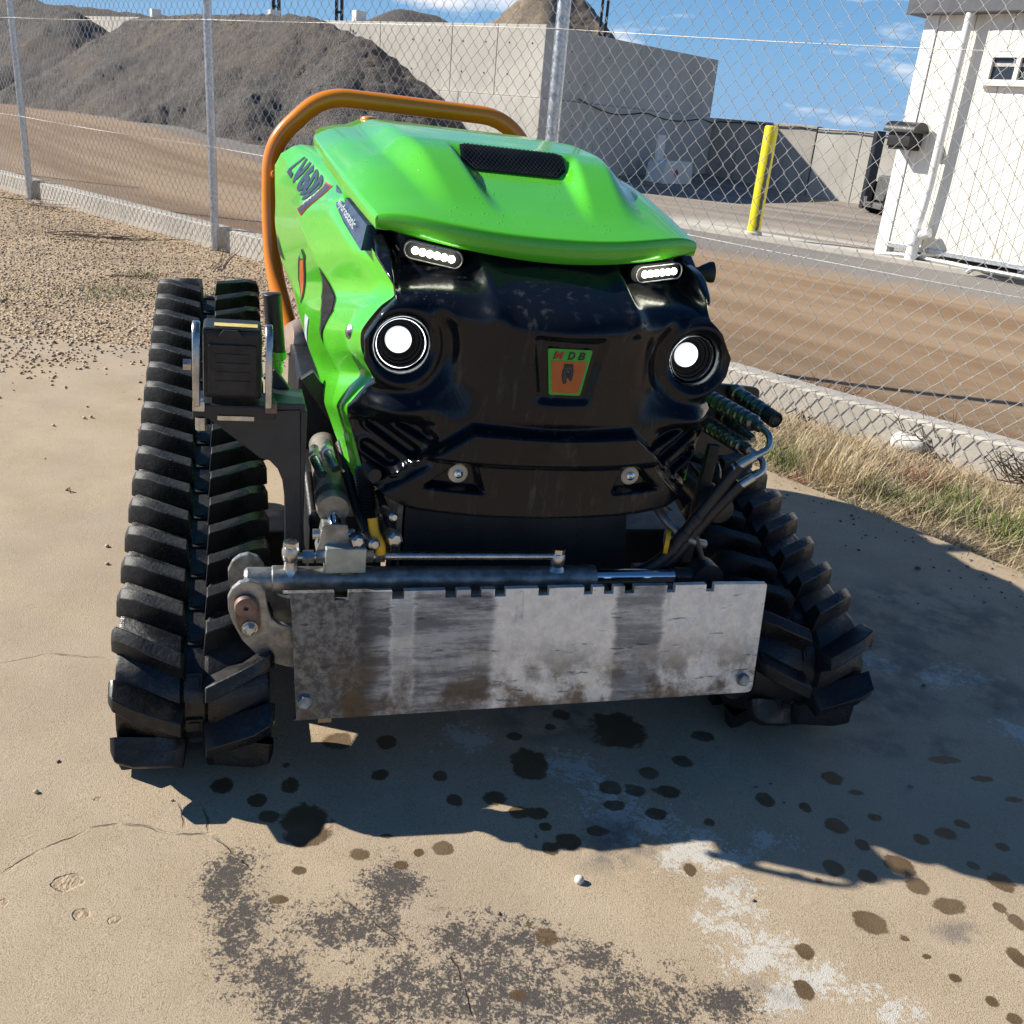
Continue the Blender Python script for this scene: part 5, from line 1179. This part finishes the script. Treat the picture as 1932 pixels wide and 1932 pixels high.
# ---- right coupling stack with hoses
b = B(); b.prism(rpoly([(.372, .655), (.45, .652), (.512, .648), (.508, .56), (.475, .505), (.380, .500)], .014), (0, .25, 0), (1, 0, 0), (0, 0, 1), -.010); b.build('coupling_plate', 'black_steel', mc, smooth=35)
def coupler(p, q, r, name, mat='cyl_grey'):
    p, q = Vector(p), Vector(q); L = (q-p).length; k = r
    prof = [(k*.8, 0), (k*1.15, .003), (k*1.15, .018), (k*.85, .020), (k*.85, .030)]
    x = .032
    while x < L-.03:
        prof += [(k*1.0, x), (k*1.1, x+.004), (k*1.1, x+.014), (k*.92, x+.017)]; x += .021
    prof += [(k*.75, L-.02), (k*.75, L-.006), (k*.5, L)]
    b = B(); b.lathe(prof, p, q-p, 20); return b.build(name, mat, mc, smooth=35)
M['coupler'] = simple('dull_coupler_steel', (.16, .17, .16), .28, .9, .25, 60, .1)
coupler((.380, .245, .634), (.409, .05, .627), .0145, 'hose_coupler', 'coupler')
c2 = coupler((.452, .25, .640), (.470, .12, .626), .0145, 'hose_coupler', 'coupler')
b = B(); b.lathe([(.0155, -.02), (.0155, .004), (.013, .006), (.011, .003), (.009, .005), (.006, .003), (.002, .005)], (.471, .113, .625), (.12, -1, -.1), 24); b.build('coupler_cap', 'hose', c2, smooth=40)
coupler((.388, .245, .578), (.394, .05, .583), .0145, 'hose_coupler', 'coupler')
coupler((.438, .25, .590), (.446, .13, .578), .0125, 'hose_coupler', 'coupler')
b = B(); b.tube(fillet([(.409, .055, .627), (.414, .028, .622), (.412, .015, .600), (.388, .015, .586), (.366, .02, .572)], .016), .0062, 12); b.build('bent_pipe', 'zinc', mc, smooth=60)
b = B(); b.tube(fillet([(.396, .055, .583), (.412, .03, .575), (.410, .015, .556), (.385, .015, .540)], .014), .0062, 12); b.build('bent_pipe', 'zinc', mc, smooth=60)
for (p0, p1) in (((.386, .016, .585), (.352, .022, .557)), ((.392, .015, .545), (.366, .02, .523))):
    b = B(); b.tube([p0, p1], .0095, 14); b.build('hose_ferrule', 'zinc', mc, smooth=60)
for pts in ([(.362, .02, .566), (.330, .03, .50), (.290, .035, .43), (.25, .03, .37), (.16, .05, .31)], [(.372, .02, .530), (.345, .03, .487), (.305, .04, .42), (.27, .04, .36), (.2, .07, .30)]):
    b = B(); b.tube(fillet(pts, .06), .0118, 12); b.build('hydraulic_hose', 'hose', mc, smooth=60)
b = B(); b.tube(fillet([(.30, .035, .44), (.318, .03, .40), (.330, .025, .372)], .03), .006, 8); b.build('pull_link', 'black_steel', mc, smooth=60)
for f_ in (.35, .6, .8):
    q = Vector((.330, .03, .50)).lerp(Vector((.25, .03, .37)), f_); b = B(); b.lathe([(.0135, -.006), (.0135, .006)], q, Vector((-.08, 0, -.13)), 14); b.build('hose_clip', 'black_plastic', mc, smooth=40)

# ================================================================== small stuff on the ground
def stones(name, P, size, mat, seed, **props):
    r_ = np.random.default_rng(seed); n = len(P)
    base = np.array([(1, 0, 0), (-1, 0, 0), (0, 1, 0), (0, -1, 0), (0, 0, 1), (0, 0, -1), (.62, .62, .5), (-.62, .62, .45), (.62, -.62, .45), (-.62, -.62, .5)])
    base = base[:, :]; tri = np.array([(4, 0, 6), (4, 6, 2), (4, 2, 7), (4, 7, 1), (4, 1, 9), (4, 9, 3), (4, 3, 8), (4, 8, 0), (5, 6, 0), (5, 2, 6), (5, 7, 2), (5, 1, 7), (5, 9, 1), (5, 3, 9), (5, 8, 3), (5, 0, 8)])
    sc = size*r_.lognormal(0, .28, (n, 1, 1)); an = r_.uniform(0, 2*np.pi, n); c, s = np.cos(an), np.sin(an)
    q = base[None]*(1+r_.normal(0, .14, (n, len(base), 1)))*np.array([1, .72, .55])*sc
    x = q[..., 0]*c[:, None]-q[..., 1]*s[:, None]; y = q[..., 0]*s[:, None]+q[..., 1]*c[:, None]
    V = np.stack([x+P[:, 0:1], y+P[:, 1:2], q[..., 2]+P[:, 2:3]+sc[:, 0]*.25], -1).reshape(-1, 3)
    F = (tri[None]+(np.arange(n)*len(base))[:, None, None]).reshape(-1, 3)
    return np_mesh(name, V, F, mat, smooth=None, **props)
def pebble_mat():
    t = NT('river_pebbles'); p = t.pos(); v = t.voro(34, vec=p, out='Color'); g = t.new('ShaderNodeSeparateColor'); t.l.new(v, g.inputs[0])
    c = t.mix(g.outputs[0], (.27, .175, .095), (.60, .47, .32)); c = t.mix(t.rng(g.outputs[1], .7, .95), c, (.55, .50, .43)); c = t.mix(t.rng(g.outputs[2], .86, .97), c, (.14, .11, .09))
    t.set(Base_Color=c, Roughness=.75); return t.m
M['pebbles'] = pebble_mat()
def slab_inside(x, y): return (y < 4.3+.12*x) & (.75*x+.66*y < 2.93)
def fence_d(x, y): return (x-FP[0])*FN[0]+(y-FP[1])*FN[1]
def scatter_gravel():
    n = 85000; x = rng.uniform(-6.5, 3.4, n); y = 3.0+rng.uniform(0, 1, n)**1.35*8.5
    ok = (fence_d(x, y) < .03) & (y < 12)
    on = slab_inside(x, y)
    # thick drift over the slab edge on the left, thinning out
    drift = np.clip((-1.45-x)/.55, 0, 1)*np.clip((y-3.25+.25*np.sin(x*5))/.5, 0, 1); thin = np.clip((y-3.15)/.9, 0, 1)*.16*np.clip((-.3-x)/1.2, 0, 1)
    keep = ok & (~on | (rng.uniform(0, 1, n) < np.maximum(drift, thin)))
    keep &= ~((~on) & (x > .9) & (rng.uniform(0, 1, n) < .35))
    x, y = x[keep], y[keep]; z = gh(x, y)+np.where(slab_inside(x, y), 0, -.034)
    stones('gravel', np.stack([x, y, z], 1), .0068, 'pebbles', 5, kind='stuff')
scatter_gravel()
def scatter_grit():
    n = 5200; x = rng.uniform(-1.9, 2.2, n); y = rng.uniform(.8, 4.0, n); keep = slab_inside(x, y); x, y = x[keep], y[keep]
    edge = 2.93-(.75*x+.66*y); keep = (rng.uniform(0, 1, len(x)) < np.where(edge < .40, .75*(1-edge/.45), .016)); x, y = x[keep], y[keep]
    stones('loose_grit', np.stack([x, y, gh(x, y)], 1), .0042, simple('dark_grit', (.17, .14, .11), .8, 0, .5, 40), 9, kind='stuff')
scatter_grit()
def pebble(x, y, r, lab, mat='pebbles', seed=1):
    bm = bmesh.new(); bmesh.ops.create_icosphere(bm, subdivisions=2, radius=r); rr = np.random.default_rng(seed)
    k = rr.normal(0, .5, (3, 3))
    for v in bm.verts:
        d = v.co.normalized(); f = 1+.12*math.sin(3*d.x+k[0][0]*4)+.10*math.sin(4*d.y+k[1][1]*5)+.06*math.sin(5*d.z+k[2][2]*6); v.co = Vector((v.co.x*f*1.1, v.co.y*f*.85, v.co.z*f*.8))
    me = bpy.data.meshes.new('pebble'); bm.to_mesh(me); bm.free(); me.shade_smooth(); me.materials.append(M[mat] if isinstance(mat, str) else mat)
    o = bpy.data.objects.new('pebble', me); o.location = (x, y, float(gh(x, y))+r*.6); o.rotation_euler = (0, 0, rr.uniform(0, 6)); link(o, None, label=lab, category='pebble', group='loose pebbles on the concrete')
M['white_stone'] = simple('white_stone', (.62, .60, .55), .7, 0, .12, 60)
M['tan_stone'] = simple('tan_stone', (.50, .40, .28), .75, 0, .2, 60)
M['dark_stone'] = simple('dark_stone', (.13, .12, .11), .8, 0, .3, 60)
pebble(0.156, 1.167, 0.0079, 'white pebble in the sunlight beyond the machine shadow', 'white_stone', 0)
pebble(-0.728, 1.229, 0.0043, 'tan pebble casting a shadow on the sunlit concrete', 'tan_stone', 1)
pebble(-0.998, 2.131, 0.0052, 'tan pebble beside the outer left track, upper of two', 'tan_stone', 2)
pebble(-0.958, 2.038, 0.0046, 'tan pebble beside the outer left track, lower of two', 'tan_stone', 3)
pebble(-0.513, 1.246, 0.0026, 'tan pebble at the tip of the left track shadow', 'tan_stone', 4)
pebble(1.215, 2.595, 0.0071, 'dark pebble on the shaded concrete beside the weeds', 'dark_stone', 5)
pebble(0.907, 2.071, 0.0045, 'grey pebble in the shade beside the right track', 'dark_stone', 6)
pebble(0.979, 1.906, 0.0042, 'grey pebble on the bluish stain right of the track', 'dark_stone', 7)
pebble(-1.460, 3.081, 0.0064, 'tan pebble on the concrete near the gravel edge beside its twin', 'tan_stone', 8)
pebble(-1.476, 3.064, 0.0064, 'tan pebble on the concrete near the gravel edge beside the short stick', 'tan_stone', 9)
pebble(-1.529, 2.957, 0.0055, 'tan pebble on the concrete left of the tracks', 'tan_stone', 10)
# --- grass, weeds, straw
def blade_mat(name, a, b, rough=.6):
    t = NT(name); oi = t.new('ShaderNodeTexCoord'); v = t.voro(55, vec=t.pos(), out='Color'); g = t.new('ShaderNodeSeparateColor'); t.l.new(v, g.inputs[0])
    c = t.mix(g.outputs[0], a, b); t.set(Base_Color=c, Roughness=rough); 
    t.p.inputs['Subsurface Weight'].default_value = 0; return t.m
M['straw'] = blade_mat('dry_straw', (.40, .29, .15), (.68, .55, .34)); M['litter'] = blade_mat('grey_litter', (.12, .085, .06), (.40, .32, .22))
M['grass'] = blade_mat('green_grass', (.05, .10, .012), (.17, .22, .03)); M['weed'] = blade_mat('mossy_weed', (.07, .09, .02), (.20, .21, .06)); M['red_leaf'] = blade_mat('red_weed', (.20, .035, .03), (.34, .10, .05)); M['twig'] = blade_mat('dark_twig', (.07, .045, .032), (.17, .11, .07))
def blades(P, L, W, lean, mat, name, seed, curl=.5, dirz=None, **props):
    """P: (n,3) roots"""
    r_ = np.random.default_rng(seed); n = len(P); L = L*r_.uniform(.55, 1.25, n); an = r_.uniform(0, 2*np.pi, n); ln = np.clip(r_.normal(lean, .22, n), .02, 1.5)
    d = np.stack([np.cos(an)*np.sin(ln), np.sin(an)*np.sin(ln), np.cos(ln)], 1); side = np.stack([-np.sin(an), np.cos(an), np.zeros(n)], 1)*(W*r_.uniform(.6, 1.3, n))[:, None]
    V = []; K = 4
    for k in range(K):
        f = k/(K-1); c = P+d*(L*f)[:, None]; c = c+np.stack([np.cos(an), np.sin(an), -np.ones(n)*.6], 1)*(L*curl*f*f*.45)[:, None]; c[:, 2] = np.maximum(c[:, 2], P[:, 2]+.002)
        w = side*(1-f)**.7*.5+side*.03; V.append(c-w); V.append(c+w)
    V = np.stack(V, 1).reshape(-1, 3); F = []
    base = np.arange(n)*2*K
    for k in range(K-1): F.append(np.stack([base+2*k, base+2*k+1, base+2*k+3, base+2*k+2], 1))
    return np_mesh(name, V, np.concatenate(F), mat, smooth=None, **props)
def verge_pts(n, d0=-1.05, d1=-.02, t0=3.3, t1=7.0, pw=1.):
    t = rng.uniform(t0, t1, n); d = d0+(d1-d0)*rng.uniform(0, 1, n)**pw; q = FP[None]+FE[None]*t[:, None]+FN[None]*d[:, None]
    keep = ~((.75*q[:, 0]+.66*q[:, 1]) < 2.90); q = q[keep]; return np.stack([q[:, 0], q[:, 1], gh(q[:, 0], q[:, 1])-.03], 1)
blades(verge_pts(24000), .095, .0030, 1.22, 'litter', 'straw_litter', 21, .25, kind='stuff')
blades(verge_pts(16000), .11, .0027, 1.0, 'straw', 'dry_straw', 22, .4, kind='stuff')
blades(verge_pts(5000, -.42, -.02), .10, .0028, .75, 'straw', 'plinth_straw', 24, .5, kind='stuff')
blades(verge_pts(5000, -.40, -.02), .10, .0030, .9, 'litter', 'plinth_litter', 25, .4, kind='stuff')
blades(verge_pts(2600, -1.05, -.3), .07, .003, .7, 'weed', 'ground_weeds', 23, .5, kind='stuff')
def tuft(x, y, r, n, L, W, lean, mat, name, lab, cat='grass', group=None, seed=0):
    rr = np.random.default_rng(seed+77); a = rr.uniform(0, 2*np.pi, n); q = r*np.sqrt(rr.uniform(0, 1, n)); X, Y = x+q*np.cos(a), y+q*np.sin(a)
    z0 = gh(X, Y)-(.03 if not slab_inside(np.array(x), np.array(y)) else 0); pr = dict(label=lab, category=cat)
    if group: pr['group'] = group
    return blades(np.stack([X, Y, z0], 1), L, W, lean, mat, name, seed, .45, **pr)
tuft(1.014, 3.508, 0.070, 120, 0.130, 0.0040, 0.45, 'grass', 'grass_tuft', 'bright green grass tuft beside the hose couplings', 'grass', None, 0)
tuft(1.626, 3.313, 0.080, 130, 0.100, 0.0040, 0.55, 'grass', 'grass_tuft', 'dark green grass tuft among dry straw near the white stone', 'grass', None, 1)
tuft(1.649, 3.087, 0.100, 120, 0.110, 0.0040, 0.50, 'grass', 'grass_tuft', 'green grass tuft at the shaded edge of the concrete', 'grass', None, 2)
tuft(1.478, 3.158, 0.100, 220, 0.090, 0.0040, 0.50, 'weed', 'grass_tuft', 'mossy olive tuft along the shaded concrete edge', 'grass', None, 3)
tuft(1.329, 3.281, 0.100, 200, 0.080, 0.0040, 0.55, 'weed', 'grass_tuft', 'mossy olive tuft between straw clump and concrete edge', 'grass', None, 4)
tuft(1.674, 2.953, 0.090, 110, 0.100, 0.0040, 0.50, 'grass', 'grass_tuft', 'yellow green grass tuft at the end of the verge', 'grass', None, 5)
tuft(1.197, 3.397, 0.140, 420, 0.170, 0.0022, 0.35, 'straw', 'grass_tuft', 'tall pale straw clump leaning in the verge', 'grass', None, 6)
tuft(1.186, 3.653, 0.120, 160, 0.140, 0.0022, 0.50, 'straw', 'grass_tuft', 'thin straw clump behind the hose couplings', 'grass', None, 7)
tuft(1.564, 3.514, 0.100, 180, 0.090, 0.0030, 0.60, 'red_leaf', 'grass_tuft', 'rusty red weed patch amid the straw', 'grass', None, 8)
tuft(1.029, 3.310, 0.050, 70, 0.050, 0.0080, 0.80, 'red_leaf', 'grass_tuft', 'low dark red leaves at the concrete corner', 'grass', None, 9)
tuft(-3.798, 9.138, 0.120, 160, 0.060, .004, .7, 'weed', 'weed_patch', 'small green grass tuft at the foot of the plinth', 'weeds', None, 30)
tuft(-2.466, 6.022, 0.120, 120, 0.060, .004, .7, 'weed', 'weed_patch', 'small green grass patch on the gravel', 'weeds', None, 31)
tuft(-2.412, 5.308, 0.250, 140, 0.060, .004, .7, 'weed', 'weed_patch', 'sparse green weeds on the gravel left of the track', 'weeds', None, 32)
tuft(-2.341, 5.412, 0.200, 120, 0.060, .004, .7, 'weed', 'weed_patch', 'sparse green weeds on the gravel behind the track', 'weeds', None, 33)
tuft(-1.863, 5.524, 0.120, 90, 0.060, .004, .7, 'weed', 'weed_patch', 'little green weeds on the gravel behind the left track', 'weeds', None, 34)
tuft(-2.775, 5.120, 0.300, 160, 0.060, .004, .7, 'weed', 'weed_patch', 'sparse mossy weeds at the far left of the gravel', 'weeds', None, 35)
def twig(x, y, L, n, ang, lab, seed, up=.0):
    rr = np.random.default_rng(seed); b = B(); z = float(gh(x, y))-.012
    for k in range(n):
        a = ang+rr.normal(0, .28); l = L*rr.uniform(.4, 1); x0, y0 = x+rr.normal(0, L*.16), y+rr.normal(0, L*.05); p = []
        for j in range(6):
            f = j/5; p.append((x0+math.cos(a)*l*f, y0+math.sin(a)*l*f, z+.004+.02*rr.uniform(0, 1)+up*f*rr.uniform(.4, 1.2))); a += rr.normal(0, .12)
        b.tube(p, [.004, .0035, .003, .0025, .002, .001], 5)
    b.build('twig_bundle', 'twig', None, smooth=60, label=lab, category='twigs', group='dead twigs lying on the gravel')
twig(-4.75, 9.1, .75, 14, -.5, 'bundle of dead twigs near the fence post on the gravel', 1)
twig(-3.45, 7.30, .70, 14, .05, 'long dark bundle of dead twigs lying on the gravel', 2)
twig(-2.08, 6.30, .22, 9, .2, 'small upright dead weed behind the roll bar', 3, .16)
twig(-2.62, 5.80, .30, 2, .0, 'single thin stick on the gravel', 4)
twig(-1.26, 2.45, .05, 2, -.1, 'short dark stick on the bare concrete', 5)
for k, (x, y) in enumerate(((1.36, 4.22), (1.82, 3.80), (2.10, 3.55))):
    twig(x, y, .30, 34, 1.2+k, ['tangle of grey dead stems at the plinth behind the straw', 'tangle of dark dead stems beside the white stone', 'dark dead bush against the plinth past the white stone'][k], 10+k, .14)
b = B(); bm = bmesh.new(); bmesh.ops.create_icosphere(bm, subdivisions=3, radius=.075)
for v in bm.verts: v.co *= 1+.08*math.sin(v.co.x*60)+.06*math.sin(v.co.y*75+1)
b.add([tuple(v.co) for v in bm.verts], [tuple(q.index for q in f.verts) for f in bm.faces]); bm.free()
o = b.build('white_stone', 'white_stone', None, smooth=80, label='white rounded stone half hidden in the dead stems', category='stone'); o.location = (1.67, 3.92, float(gh(1.67, 3.92))+.02); o.scale = (1.1, .9, .8)
